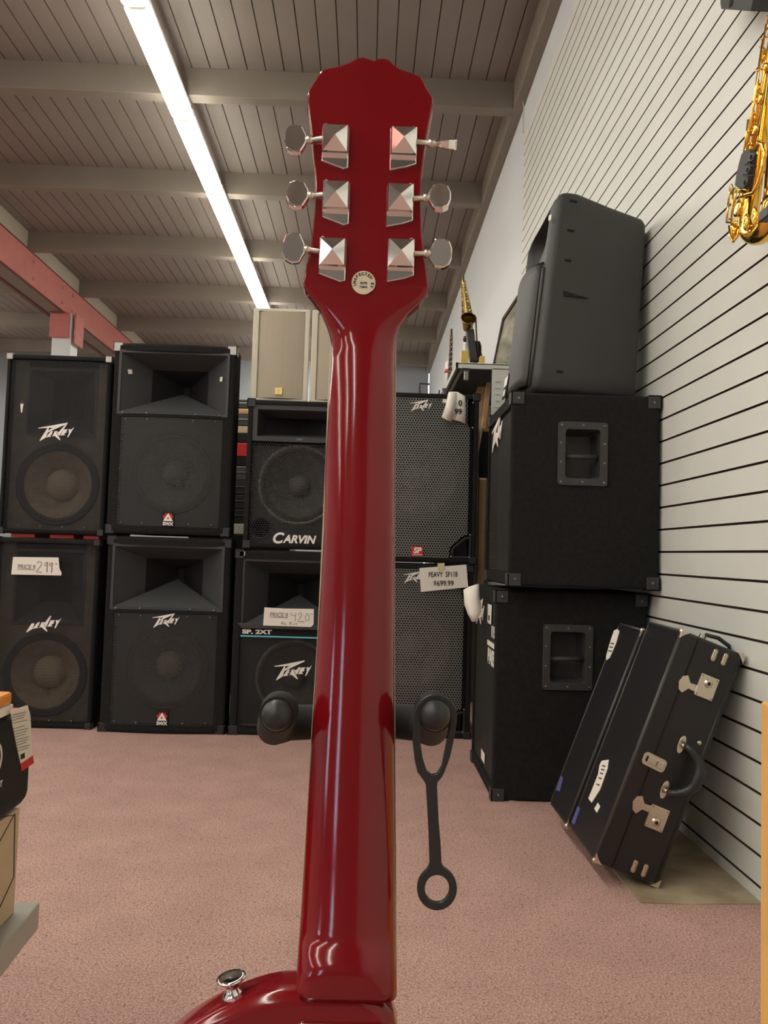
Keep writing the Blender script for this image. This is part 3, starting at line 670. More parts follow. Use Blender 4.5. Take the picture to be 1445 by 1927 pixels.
# ---------------------------------------------------------------- bass cabinets on the right (front faces left)
def basscab(label, X0, X1, Yf, wid, z, h_, hpx, extra, papers=None):
    t = thing('bass_cabinet', label, 'loudspeaker', (X0, Yf + wid / 2, z), -PI / 2)
    hw = wid / 2; d = X1 - X0
    # recessed side handle, given by pixel corners on the side face
    c0 = at(hpx[0], hpx[1], Yf); c1 = at(hpx[2], hpx[3], Yf)
    y0, y1, z1, z0 = c0.x - X0, c1.x - X0, c0.z - z, c1.z - z
    iy, iz = 0.026, 0.026
    cab = B().box(-hw, hw, 0, d, 0, h_, 0.010, 3)
    cut = B().box(-hw + 0.02, hw - 0.02, -0.05, 0.05, 0.045, h_ - 0.045)
    cut.box(hw - 0.09, hw + 0.05, y0 + iy - 0.004, y1 - iy + 0.004, z0 + iz - 0.004, z1 - iz + 0.004)
    add('cabinet', cutmesh(cab, cut), 'carpetblack', t)
    TS = lambda x_: frame((x_, 0, 0), (0, 1, 0), (0, 0, 1))     # plane facing +x (the side towards the viewer)
    hd = put('handle_plate', shape([rrect(y0, y1, z0, z1, 0.012), rrect(y0 + iy, y1 - iy, z0 + iz, z1 - iz, 0.012)], 0.004, 0.0015), 'plasticgrey', t, TS(hw + 0.003))
    R = lambda x_, k_: [(x_, a, b) for a, b in rrect(y0 + iy + k_, y1 - iy - k_, z0 + iz + k_, z1 - iz - k_, 0.012)]
    B().loft([R(hw + 0.003, 0), R(hw - 0.05, 0.004), R(hw - 0.075, 0.012)], False, False).build('recess', 'plasticgrey', hd)
    put('recess_floor', shape([rrect(y0 + iy, y1 - iy, z0 + iz, z1 - iz, 0.012)], 0.001), 'plasticgrey', hd, TS(hw - 0.076))
    zm = (z0 + z1) / 2 - 0.008
    B().tube([(hw - 0.015, y0 + iy, zm), (hw - 0.015, y1 - iy, zm)], 0.009, 12).build('grip', 'plasticgrey', hd)
    for a, b_ in [(y0 + .012, z0 + .012), (y1 - .012, z0 + .012), (y0 + .012, z1 - .012), (y1 - .012, z1 - .012), ((y0 + y1) / 2, z1 - .012), ((y0 + y1) / 2, z0 + .012),
                  (y0 + .011, z0 + (z1 - z0) * .36), (y1 - .011, z0 + (z1 - z0) * .36), (y0 + .011, z0 + (z1 - z0) * .66), (y1 - .011, z0 + (z1 - z0) * .66)]:
        B().sphere((hw + 0.007, a, b_), 0.0042, sc=(0.5, 1, 1), seg=10).build('screw', 'screw', hd)
    put('grille', shape([rrect(-hw + 0.02, hw - 0.02, 0.045, h_ - 0.045, 0.004)], 0.001), 'gR', t, frame((0, 0.010, 0)))
    B().box(-hw + 0.02, hw - 0.02, 0.042, 0.048, 0.045, h_ - 0.045).build('baffle', 'plasticgrey', t)
    for sx in (-1, 1):
        for sy in (0, 1):
            for sz in (0, 1): corner(t, sx * hw, sy * d, sz * h_, -sx, 1 - 2 * sy, 1 - 2 * sz, 'plasticgrey', 0.042, 0.004)
    for a in (0.022, d - 0.022):
        for b_ in (0.022, h_ - 0.022): B().sphere((hw + 0.005, a, b_), 0.005, sc=(0.5, 1, 1), seg=10).build('screw', 'screw', t)
    extra(t, hw, h_)
    return t
def ex_up(t, hw, h_):
    logo(t, -0.06, 0.002, h_ - 0.10, 0.22, 'long')
def ex_lo(t, hw, h_):
    logo(t, -0.12, 0.002, h_ - 0.105, 0.20, 'long')
    T = lambda x_, z_: frame((x_, 0.004, z_))
    put('panel_print', shape([[(-.10, .0), (-.02, .0), (-.02, -.07), (-.10, -.07)], [(-.085, -.04), (-.05, -.04), (-.05, -.06), (-.085, -.06)]], 0.0008), 'white', t, T(0.16, h_ - 0.06))
    put('lettering', text('115', 0.055, 0.002), 'white', t, T(0.185, h_ - 0.155))
    B().box(0.07, 0.235, 0.003, 0.005, h_ - 0.21, h_ - 0.192).build('panel_print', 'white', t)
    put('lettering', text('BASS', 0.075, 0.003, spacing=0.9), 'white', t, T(0.155, h_ - 0.25))
    put('price_sticker', shape([[(-.04, -.018), (.04, -.018), (.04, .018), (-.04, .018)]], 0.0006), 'paper', t, T(0.02, 0.09))
basscab('tall black bass cabinet on the floor beside the cases, bass lettering on its grille', 0.461, 0.995, 2.66, 0.52, 0, 0.724, (1022, 1174, 1114, 1300), ex_lo)
basscab('black bass cabinet stacked on another, carrying the rounded charcoal speaker', 0.486, 1.000, 2.572, 0.50, 0.745, 0.664, (1050, 793, 1142, 916), ex_up)
curled('paper_tag', 'blank white paper draped over the front corner of the lower bass cabinet', [[(901, 1099, 2.86), (895, 1100, 2.85), (883, 1104, 2.85), (872, 1110, 2.86)], [(903, 1125, 2.84), (895, 1128, 2.83), (884, 1132, 2.83), (874, 1138, 2.85)], [(906, 1150, 2.83), (898, 1153, 2.82), (888, 1155, 2.82), (880, 1154, 2.84)], [(898, 1166, 2.83), (895, 1169, 2.82), (891, 1170, 2.82), (888, 1170, 2.84)]], cat='paper')

# ---------------------------------------------------------------- rounded charcoal PA speaker on top
def pa():
    z0 = 1.4135; Yn = 2.60
    t = thing('stage_loudspeaker', 'rounded charcoal plastic speaker with hooded horn on top of the bass cabinets', 'loudspeaker', (0.78, 2.86, z0))
    W = 0.45; H = 0.735
    def sec(zf, inset=0.0, fx=None, hs=1.0):
        z_ = z0 + H * zf
        xf = 0.556 + 0.073 * zf if fx is None else fx      # leaning front
        xb = 0.956 + 0.034 * zf
        yn, yf = Yn + inset, Yn + W - inset
        tz = (0.085) 
        P = []
        r = 0.035
        # front near corner, round, front far corner, far back, near back
        for a in range(0, 91, 15):
            P.append((xf + inset + r - r * math.cos(math.radians(a)), yn + r - r * math.sin(math.radians(a)), 0))
        for a in range(0, 91, 30):
            P.append((xb - inset - 0.02 + 0.02 * math.sin(math.radians(a)), yn + tz + 0.02 - 0.02 * math.cos(math.radians(a)), 0))
        for a in range(0, 91, 30):
            P.append((xb - inset - 0.02 + 0.02 * math.cos(math.radians(a)), yf - tz - 0.02 + 0.02 * math.sin(math.radians(a)), 0))
        for a in range(0, 91, 15):
            P.append((xf + inset + r - r * math.sin(math.radians(a)), yf - r + r * math.cos(math.radians(a)), 0))
        # the top slopes down to the back
        out = []
        for x_, y_, _ in P:
            drop = 0.050 * max(0, (x_ - 0.66) / 0.32) * max(0, (zf - 0.5) * 2)
            out.append(Vector((x_, y_, z_ - drop)))
        return out
    rows = [sec(0.0, 0.03), sec(0.012, 0.010), sec(0.035, 0.0)] + [sec(f) for f in (0.1, 0.3, 0.5, 0.7, 0.9)] + [sec(0.955, 0.002, 0.632), sec(0.985, 0.010, 0.640), sec(1.0, 0.028, 0.652)]
    cab = B().loft(rows)
    # horn mouth cut in the upper front
    cut = B()
    R = lambda x_, zc, hy, hz: [(x_, Yn + W / 2 + hy * math.copysign(abs(math.cos(a)) ** 0.6, math.cos(a)), z0 + H * zc + hz * math.copysign(abs(math.sin(a)) ** 0.6, math.sin(a))) for a in [2 * PI * i / 24 for i in range(24)]]
    cut.loft([R(0.50, 0.835, 0.185, 0.100), R(0.64, 0.835, 0.180, 0.095), R(0.72, 0.83, 0.10, 0.06), R(0.80, 0.83, 0.03, 0.03)])
    add('cabinet', cutmesh(cab, cut), 'pa', t, True)
    n = 16; rows = []
    for i in range(13):
        f = i / 12; z_ = z0 + 0.035 + 0.435 * f
        rows.append([(0.556 + 0.073 * (z_ - z0) / H - 0.026 * (1 - (2 * j / n - 1) ** 2) ** 0.6 - 0.004, Yn + 0.045 + (W - 0.09) * j / n, z_ + 0.02 * (f ** 3) * (1 - (2 * j / n - 1) ** 2)) for j in range(n + 1)])
    gr = B(); gr.loft(rows, False, True, closed=False); g = gr.build('grille', 'plasticgrey', t, True); md = g.modifiers.new('thick', 'SOLIDIFY'); md.thickness = 0.010; md.offset = 1
    # seam arch over the grille
    f = rows[-1]; B().tube([Vector(p) + Vector((0.002, 0, 0.008)) for p in f], 0.005, 8).build('seam', 'black', t, True)
    fr = [Vector((0.556 + 0.073 * f_ - 0.002, Yn + 0.03, z0 + H * f_)) for f_ in (0.04, 0.2, 0.4, 0.55, 0.62)]
    B().tube(fr, 0.007, 8).build('front_rib', 'pa', t, True)
    # side slots
    def ysurf(x_, z_):
        zf = (z_ - z0) / H; a_ = 0.556 + 0.073 * zf + 0.035; b2 = 0.956 + 0.034 * zf - 0.02
        return Yn + 0.085 * max(0, min(1, (x_ - a_) / (b2 - a_)))
    for px, py, ln_ in ((1076, 383, .030), (1071, 438, .028), (1066, 494, .026), (1051, 701, .026)):
        p = at(px, py, Yn + 0.03)
        yy = ysurf(p.x, p.z)
        b = B().box(-ln_ / 2, ln_ / 2, -0.003, 0.003, -0.004, 0.004, 0.0015, 1, T=Matrix.Translation((p.x, yy, p.z)) @ Matrix.Rotation(math.radians(14), 4, 'Z')); b.build('rigging_slot', 'black', t, True)
    p = at(1057, 557, Yn + 0.03); yy = ysurf(p.x, p.z)
    b = B().prism([(0, 0.012), (0, -0.008), (0.098, -0.004)], -0.003, 0.003, 'Y', T=Matrix.Translation((p.x, yy, p.z)) @ Matrix.Rotation(math.radians(14), 4, 'Z')); b.build('side_notch', 'black', t, True)
    # badge and sticker
    T = frame((0.556 - 0.034, Yn + 0.30, z0 + 0.085), (0, -1, 0), (0.14, 0, 1))
    bd = put('badge', shape([rrect(-0.035, 0.035, -0.045, 0.045, 0.003)], 0.002), 'black', t, T, True)
    put('badge_print', shape([[(-0.03, 0.002), (0.03, 0.002), (0.03, 0.04), (-0.03, 0.04)]], 0.0005), 'white', bd, T @ Matrix.Translation((0, 0, 0.0026)), True)
    put('badge_print', shape([[(-0.02, -0.035), (0.015, -0.035), (0.015, -0.012), (-0.02, -0.012)]], 0.0005), 'white', bd, T @ Matrix.Translation((0, 0, 0.0026)), True)
    T = frame((0.614, Yn + 0.012, z0 + 0.63), (0.5, -0.8, 0), (0.1, 0, 1))
    put('sticker', shape([[(-0.006, -0.010), (0.006, -0.010), (0.006, 0.010), (-0.006, 0.010)]], 0.001), 'paper', t, T, True)
pa()

# ---------------------------------------------------------------- leaning instrument cases
def case(label, base, yd, L_, W_, ang, front):
    """standing on end, leaning right; local x across, y depth, z length; pivot = lower right front corner"""
    R = Matrix.Rotation(ang, 3, 'Y')
    t = thing('instrument_case', label, 'case', base, rot=R)
    cab = B().box(-W_, 0, 0, yd, 0, L_, 0.010, 3).build('shell', 'vinyl', t)
    # piping round the lid line and edges
    for x_ in (-W_ + 0.004,):
        B().tube([(x_, 0.004, 0.01), (x_, 0.004, L_ - 0.01)], 0.005, 8).build('edge_piping', 'vinyledge', t)
    B().tube([(-W_ + 0.002, 0.012, L_ - 0.003), (-W_ + 0.002, yd - 0.01, L_ - 0.003)], 0.0035, 8).build('edge_piping', 'vinyledge', t)
    B().tube([(-W_ + 0.004, yd - 0.004, 0.01), (-W_ + 0.004, yd - 0.004, L_ - 0.01)], 0.005, 8).build('edge_piping', 'vinyledge', t)
    B().tube([(-W_ * 0.72, -0.002, 0.004), (-W_ * 0.72, -0.002, L_ - 0.004)], 0.0012, 6).build('lid_seam', 'black', t)
    B().tube([(-0.012, 0.002, 0.01), (-0.012, 0.002, L_ - 0.01)], 0.004, 8).build('edge_piping', 'vinyl', t)
    for x_, sx in ((0, -1), (-W_, 1)):
        for z_, sz in ((0, 1), (L_, -1)):
            b = B(); s_ = 0.024
            b.prism([(x_, z_), (x_ + sx * s_, z_), (x_ + sx * 0.014, z_ + sz * 0.008), (x_ + sx * 0.008, z_ + sz * 0.014), (x_, z_ + sz * s_)], -0.003, 0.006, 'Y', 0.001)
            b.sphere((x_ + sx * 0.004, 0.004, z_ + sz * 0.004), 0.008)
            b.build('metal_corner', 'nickel', t)
    if front:
        xm = -W_ / 2
        for zz, fl in ((L_ - 0.115, 1), (0.165, -1)):
            lt = B().box(xm - 0.005, xm + 0.045, -0.010, 0.0, zz - 0.030, zz + 0.030, 0.002, 2)
            lt.lathe([(0.0005, -0.015), (0.010, -0.014), (0.012, -0.009)], T=Matrix.Translation((xm + 0.02, 0, zz + 0.010 * fl)), seg=20)
            lo_ = lt.build('latch_plate', 'nickel', t)
            h_ = B(); zc = zz - 0.014 * fl
            h_.prism([(xm + 0.005, zc + 0.010), (xm + 0.005, zc - 0.010), (xm - 0.022, zc - 0.008), (xm - 0.034, zc - 0.024), (xm - 0.046, zc - 0.018), (xm - 0.052, zc), (xm - 0.046, zc + 0.018), (xm - 0.034, zc + 0.024), (xm - 0.022, zc + 0.008)], -0.006, 0.0, 'Y', 0.0012)
            h_.build('hasp', 'nickel', lo_)
            B().lathe([(0.0005, -0.0165), (0.004, -0.016), (0.005, -0.014)], T=Matrix.Translation((xm + 0.02, 0, zz + 0.010 * fl)), seg=14).build('keyhole', 'black', lo_)
            for a, c_ in ((0.0, 0.025), (0.04, 0.025), (0.0, -0.025), (0.04, -0.025)):
                B().sphere((xm + a, -0.010, zz + c_), 0.0022, seg=8).build('rivet', 'screw', lo_)
        # clasp in the middle
        zm = L_ * 0.46
        T = Matrix.Translation((-W_ * 0.70, 0, zm)) @ Matrix.Rotation(math.radians(4), 4, 'Y')
        cl = put('clasp', shape([rrect(-0.032, 0.032, -0.017, 0.017, 0.010)], 0.003, 0.001), 'nickel', t, T @ frame((0, -0.003, 0)))
        B().box(-0.020, 0.004, -0.011, -0.005, -0.009, 0.009, 0.002, T=T).build('clasp_tongue', 'nickel', cl)
        B().box(0.006, 0.026, -0.013, -0.005, -0.010, 0.010, 0.003, T=T).build('clasp_tongue', 'nickel', cl)
        B().box(-0.024, -0.019, -0.0075, -0.0065, -0.007, 0.007, T=T).build('clasp_slot', 'black', cl)
        # handle
        hz = L_ * 0.47; hx = -W_ * 0.42
        for s_ in (-1, 1):
            mo = put('handle_mount', shape([circ(hx, hz + s_ * 0.062, 0.0095, 24, 0.024)], 0.002, 0.0008), 'nickel', t, frame((0, -0.002, 0)))
            B().tube([(hx - 0.002, -0.004, hz + s_ * 0.062), (hx + 0.003, -0.016, hz + s_ * 0.062)], 0.0045, 10).build('handle_loop', 'nickel', mo)
        P = []
        for i in range(17):
            u = -1 + 2 * i / 16
            P.append((hx + 0.004 + 0.050 * (1 - abs(u) ** 3.0), -0.018 - 0.018 * (1 - u * u), hz + 0.066 * u))
        B().tube(P, [0.0085 + 0.006 * (1 - abs(-1 + 2 * i / 16) ** 2) for i in range(17)], 12).build('handle', 'rubber', t)
        for zz in (L_ - 0.030, 0.030):
            for x_ in (-W_ * 0.44, -W_ * 0.28):
                B().box(x_ - 0.0065, x_ + 0.0065, -0.006, 0.0, zz - 0.017, zz + 0.017, 0.0055, 3).build('foot_stud', 'nickel', t)
        B().sphere((-W_ * 0.18, 0, L_ * 0.60), 0.006, sc=(1, 0.6, 1)).build('rivet', 'nickel', t)
        # small handle on the top end, showing behind the upper edge
        B().tube([(-0.075, 0.10, L_), (-0.070, 0.10, L_ + 0.018), (-0.04, 0.09, L_ + 0.022), (-0.01, 0.08, L_ + 0.012), (-0.004, 0.08, L_)], 0.006, 8).build('end_handle', 'rubber', t)
        B().box(-0.085, -0.066, 0.095, 0.110, L_, L_ + 0.016, 0.003).build('handle_mount', 'nickel', t)
    return t
def side_mark(t, W_, pts, m, name, lift=0.0012):
    """flat mark on the left side face (local y, z)"""
    return put(name, shape([pts], 0.0006), m, t, frame((-W_ - lift, 0, 0), (0, -1, 0), (0, 0, 1)))
ang = math.radians(20.6)
b1 = atz(1238, 1674); L1, W1 = 0.640, 0.180
def toside(t, W_, px, py):
    """pixel on the left face of a case -> local (y, z)"""
    Mi = ROOT[t.name].inverted(); o = Mi @ CAM; r = Mi.to_3x3() @ ray(px, py); k_ = (-W_ - o.x) / r.x; p = o + r * k_; return (-p.y, p.z)
c1 = case('black instrument case leaning on the slatted wall, in front, handle and latches showing', (b1.x, b1.y, 0.003), 0.235, L1, W1, ang, True)
tape1 = [toside(c1, W1, *p) for p in ((1133, 1432), (1146, 1430), (1144, 1446), (1130, 1486), (1114, 1511), (1108, 1503), (1126, 1458), (1129, 1440))]
tp = side_mark(c1, W1, tape1, 'paper', 'label_tape')
side_mark(c1, W1, [toside(c1, W1, *p) for p in ((1126, 1511), (1130, 1518), (1124, 1530), (1119, 1522))], 'paper', 'sticker')
side_mark(c1, W1, [toside(c1, W1, *p) for p in ((1088, 1517), (1092, 1522), (1082, 1552), (1076, 1548))], 'blue', 'blue_tape')
for (x_, y_) in ((1137, 1440), (1135, 1447), (1133, 1454), (1130, 1463), (1126, 1475)):
    a = toside(c1, W1, x_ - 2, y_); c_ = toside(c1, W1, x_ + 3, y_ + 3)
    side_mark(c1, W1, [(a[0], a[1]), (c_[0], c_[1] + .002), (c_[0], c_[1] - .002), (a[0], a[1] - .003)], 'ink', 'handwriting', 0.0022)
b2 = Vector((b1.x - 0.006, b1.y + 0.248, 0.003))
W2 = 0.18; L2 = 0.615
c2 = case('second black instrument case, tucked behind the front leaning case', b2, 0.20, L2, W2, ang, False)
side_mark(c2, W2, [toside(c2, W2, *p) for p in ((1156, 1187), (1162, 1184), (1166, 1188), (1160, 1210), (1148, 1238), (1142, 1243), (1141, 1236), (1147, 1214))], 'paper', 'label_tape')
for (x_, y_) in ((1153, 1210), (1151, 1217), (1149, 1224)):
    a = toside(c2, W2, x_ - 3, y_); c_ = toside(c2, W2, x_ + 3, y_ + 2)
    side_mark(c2, W2, [(a[0], a[1]), (c_[0], c_[1] + .002), (c_[0], c_[1] - .002), (a[0], a[1] - .003)], 'ink', 'handwriting', 0.0022)
side_mark(c2, W2, [toside(c2, W2, *p) for p in ((1056, 1460), (1060, 1464), (1054, 1490), (1047, 1487))], 'blue', 'blue_tape')

# ---------------------------------------------------------------- the guitar
def gy(py):      # depth of the neck's widest line
    return 0.506 - (py - 640) * (0.066 / 1160) if py > 640 else 0.506 - (640 - py) * 0.000012
gl = at(652, 1852, 0.44)
G = thing('electric_guitar', 'cherry red electric guitar seen from behind, chrome tuners, on a stand', 'guitar', (gl.x, 0.36, 0.165))
left = [(545, 573.5), (560, 576), (577, 590), (595, 603.5), (620, 615), (640, 621.5), (665, 624), (700, 622.5), (760, 619), (860, 613), (1000, 609), (1150, 601), (1300, 592), (1450, 582), (1600, 573), (1700, 567), (1760, 563), (1800, 561), (1862, 558)]
right = [(545, 802.5), (560, 801), (577, 788), (595, 768), (620, 751), (640, 745), (665, 743.5), (700, 743), (760, 743), (860, 743), (1000, 742.5), (1150, 742), (1300, 742), (1450, 743), (1600, 745), (1700, 745), (1760, 745), (1800, 745.5), (1862, 746)]
def lerp(tab, y):
    for (a, b_), (c_, d_) in zip(tab, tab[1:]):
        if a <= y <= c_: return b_ + (d_ - b_) * (y - a) / (c_ - a)
    return tab[-1][1] if y > tab[-1][0] else tab[0][1]
nexp = [(545, 40), (560, 26), (577, 13), (595, 7.5), (612, 4.6), (635, 3.1), (665, 2.35), (1700, 2.2), (1745, 2.3), (1780, 3.2), (1815, 5), (1862, 7)]
dep = [(545, .015), (590, .015), (620, .0158), (665, .0175), (720, .0185), (1650, .021), (1735, .0225), (1762, .0265), (1780, .0280), (1838, .0250)]
ys = [545, 552, 560, 568, 577, 586, 595, 607, 620, 630, 640, 652, 665, 682, 700, 730, 760, 800, 860, 930, 1000, 1075, 1150, 1225, 1300, 1375, 1450, 1525, 1600, 1650, 1700, 1720, 1735, 1748, 1760, 1772, 1784, 1796, 1808, 1822, 1838]
rows = []; NS = 28
for y_ in ys:
    Y = gy(y_); a = at(lerp(left, y_), y_, Y); b_ = at(lerp(right, y_), y_, Y); c_ = (a + b_) / 2; hw = (b_.x - a.x) / 2
    n_ = lerp(nexp, y_); d_ = lerp(dep, y_)
    rows.append([(c_.x + hw * math.copysign(abs(math.cos(th)) ** (2 / n_), math.cos(th)), Y - d_ * abs(math.sin(th)) ** (2 / n_), c_.z) for th in [PI * i / NS for i in range(NS + 1)]])
neck = B().loft(rows).build('neck', 'red', G, True)
# fingerboard and its binding beyond the neck
fb = []; fbi = []
for y_ in [640, 900, 1200, 1500, 1862]:
    Y = gy(y_); a = at(lerp(left, y_), y_, Y); b_ = at(lerp(right, y_), y_, Y)
    fb.append([(a.x - .0003, Y, a.z), (b_.x + .0003, Y, b_.z), (b_.x + .0003, Y + .0055, b_.z), (a.x - .0003, Y + .0055, a.z)])
    fbi.append([(a.x + .002, Y + .0054, a.z), (b_.x - .002, Y + .0054, b_.z), (b_.x - .002, Y + .0062, b_.z), (a.x + .002, Y + .0062, a.z)])
B().loft(fb, smooth=False).build('fingerboard_binding', 'cream', G, True)
B().loft(fbi, smooth=False).build('fingerboard', 'rosewood', G, True)
HS = [(573, 545), (578, 520), (587, 479), (594, 415), (596, 364), (592, 313), (587, 263), (582, 218), (581, 200), (584, 190), (591, 179), (601, 163), (606, 155), (617, 151), (639, 147), (657, 140.5), (672.6, 132), (683, 130), (693, 133), (702, 137), (711, 133), (721, 132.4), (731, 135), (741, 145.6), (754, 153), (774, 159.6), (789.5, 166), (795, 174), (802, 189), (812, 204), (812, 217), (805, 252), (796, 301), (791, 351.5), (789.5, 402), (791.5, 453), (797, 504), (802.5, 545)]
Yh = gy(400)
hp = [at(a, b_, Yh) for a, b_ in HS]; hp += [at(802.8, 556, Yh), at(575.5, 556, Yh)]
def hs_mesh(y0, y1, grow=0.0, bev=0.0):
    c_ = sum(hp, Vector()) / len(hp)
    return shape([[(p.x + grow * (1 if p.x > c_.x else -1), p.z) for p in hp]], abs(y1 - y0) / 2, bev), (y0 + y1) / 2
me, ym = hs_mesh(gy(545) - 0.015, gy(545) - 0.001, 0, 0.0012)
put('headstock', me, 'red', G, frame((0, ym, 0)), True)
me, ym = hs_mesh(gy(545) - 0.0012, gy(545) + 0.0022, 0.0006)
put('headstock_binding', me, 'cream', G, frame((0, ym, 0)), True)
me, ym = hs_mesh(gy(545) + 0.002, gy(545) + 0.003, -0.001)
put('headstock_face', me, 'black', G, frame((0, ym, 0)), True)
Yb = gy(545) - 0.015
# tuners
def tuner(px, py, side, bx, by, edge):
    c_ = at(px, py, Yb); T = Matrix.Translation(c_)
    w2, h2 = 0.0087, 0.0098
    b_ = B()
    # skewed base plate
    s_ = -side
    pl_ = [(-w2 * 1.03, 0.0115), (w2 * 1.03, 0.0115), (w2 * 1.03, -0.0165 if s_ > 0 else -0.0125), (0.0055 * s_ if s_ > 0 else 0.002, -0.0175 if s_ > 0 else -0.015), (-w2 * 1.03, -0.0125 if s_ > 0 else -0.0175)]
    bm_ = [(p[0], p[1]) for p in pl_]
    b_.prism(bm_, -0.0022, 0.0002, 'Y', 0.0008)
    rr = lambda k_, y_: [(-w2 * k_, y_, h2 * k_ + .001), (w2 * k_, y_, h2 * k_ + .001), (w2 * k_, y_, -h2 * k_ + .001), (-w2 * k_, y_, -h2 * k_ + .001)]
    b_.loft([rr(1.0, -0.002), rr(0.98, -0.0055), rr(0.90, -0.0068), rr(0.02, -0.0108)], True, False)
    b_.bm.transform(T); o = b_.build('tuning_machine', 'chrome', G, True)
    B().sphere((side * w2 * 0.75, -0.0028, 0.0108), 0.0016, T=T, seg=10).build('screw', 'nickel', o, True)
    e = at(bx, by, Yb - 0.004)
    p0_ = Vector((c_.x + side * w2, Yb - 0.004, c_.z + 0.0015)); p1_ = Vector((e.x - side * 0.0065, Yb - 0.004, e.z))
    B().tube([p0_, p0_.lerp(p1_, .6), p0_.lerp(p1_, .62), p0_.lerp(p1_, .8), p1_], [0.0017, 0.0017, 0.0026, 0.0026, 0.0022], 12).build('shaft', 'nickel', o, True)
    # button: an oval plate with cut corners
    hw_, hh = 0.0073, 0.0100
    K = [(-hw_ * side, 0.0028), (-hw_ * side * .55, hh * .93), (hw_ * side * .2, hh), (hw_ * side * .75, hh * .78), (hw_ * side, hh * .3), (hw_ * side, -hh * .3), (hw_ * side * .75, -hh * .78), (hw_ * side * .2, -hh), (-hw_ * side * .55, -hh * .93), (-hw_ * side, -0.0028)]
    bb = B().prism([(a, c2_) for a, c2_ in K], -0.0028, 0.0028, 'Y', 0.0009)
    for v in bb.bm.verts:
        v.co.y *= (0.75 + 0.45 * min(1, (v.co.x * side / hw_ + 1) / 2))
    if edge: bb.bm.transform(Matrix.Rotation(math.radians(-62), 4, 'X'))
    else: bb.bm.transform(Matrix.Rotation(math.radians(random.uniform(-18, 18)), 4, 'X'))
    bb.bm.transform(Matrix.Translation(e)); bb.build('tuning_button', 'chrome', o, True)
for a in ((631.5, 272, -1, 556, 264, 0), (632.5, 377, -1, 560, 368, 0), (626, 483, -1, 553, 468, 0), (759, 276, 1, 838, 272, 1), (752.5, 382, 1, 827, 373, 0), (754, 485, 1, 829, 478, 0)): tuner(*a)
# inspection sticker
c_ = at(684, 532, Yb - 0.0006); r_ = 0.0078
st = [(r_ * math.cos(a), r_ * math.sin(a)) for a in [2 * PI * i / 48 for i in range(48)] if not (math.radians(296) < a < math.radians(318))] 
sk = put('inspection_sticker', shape([st], 0.0002), 'cream', G, frame(c_), True)
s_ = 'INSPECTED BY'
for i, ch in enumerate(s_):
    if ch == ' ': continue
    a = math.radians(200 - i * 20.5)
    me = text(ch, 0.0026, 0.00008, ext=0.0001); put('lettering', me, 'ink', sk, frame(c_ + Vector((0, -0.0004, 0))) @ Matrix.Rotation(a - PI / 2, 4, 'Z') @ Matrix.Translation((0, 0.0058, 0)), True)
put('lettering', text('DATE', 0.0018, 0.00005, ext=0.0001), 'ink', sk, frame(c_ + Vector((0, -0.0004, -0.0004))), True)
put('lettering', text('7 MAR', 0.0018, 0.00005, ext=0.0001), 'ink', sk, frame(c_ + Vector((0, -0.0004, -0.0030))), True)
# body
ta = math.radians(9.0); vv = Vector((0, math.sin(ta), math.cos(ta))); 
body = [(-.0285, 0.004), (-.045, 0.002), (-.067, -.006), (-.090, -.019), (-.112, -.040), (-.128, -.070), (-.134, -.105), (-.128, -.15), (-.122, -.18), (-.128, -.215), (-.150, -.26), (-.163, -.31), (-.160, -.36), (-.135, -.40), (-.08, -.428), (0, -.436), (.08, -.428), (.135, -.40), (.160, -.36), (.163, -.31), (.150, -.26), (.128, -.215), (.122, -.18), (.126, -.15), (.130, -.115), (.124, -.088), (.106, -.075), (.085, -.085), (.060, -.108), (.042, -.105), (.032, -.085), (.0285, -.05), (.0285, 0.004)]
def smooth(P, it=2):
    for _ in range(it):
        Q = []
        for i in range(len(P)):
            a, b2_ = P[i], P[(i + 1) % len(P)]
            Q += [(a[0] * .75 + b2_[0] * .25, a[1] * .75 + b2_[1] * .25), (a[0] * .25 + b2_[0] * .75, a[1] * .25 + b2_[1] * .75)]
        P = Q
    return P
bo = Vector((gl.x, 0.433, 0.6005)); nw = Vector((1, 0, 0)).cross(vv)    # n points to viewer
TB = frame(bo, (1, 0, 0), vv)
put('body', shape([smooth(body)], 0.019, 0.006), 'red', G, TB, True)
npl = put('neck_plate', shape([rrect(-.0265, .0285, -.054, -.0095, .005)], 0.0012, 0.0006), 'chrome', G, TB @ Matrix.Translation((0, 0, 0.0198)), True)
put('plate_dark_reflection', shape([rrect(-.0225, .0245, -.051, -.0125, .003)], 0.0006), 'plastic', npl, TB @ Matrix.Translation((0, 0, 0.0207)), True)  # dark reflection in the chrome, laid on as a black sheet
for a, b_ in ((-.0215, -.0150), (.0235, -.0150), (-.0215, -.049), (.0235, -.049)):
    B().sphere((a, b_, 0.021), 0.0032, sc=(1, 1, .5), T=TB, seg=12).build('screw', 'chrome', npl, True)
cv = put('control_cover', shape([circ(0.08, -0.33, 0.045, 40)], 0.001), 'plastic', G, TB @ Matrix.Translation((0, 0, 0.0200)), True)
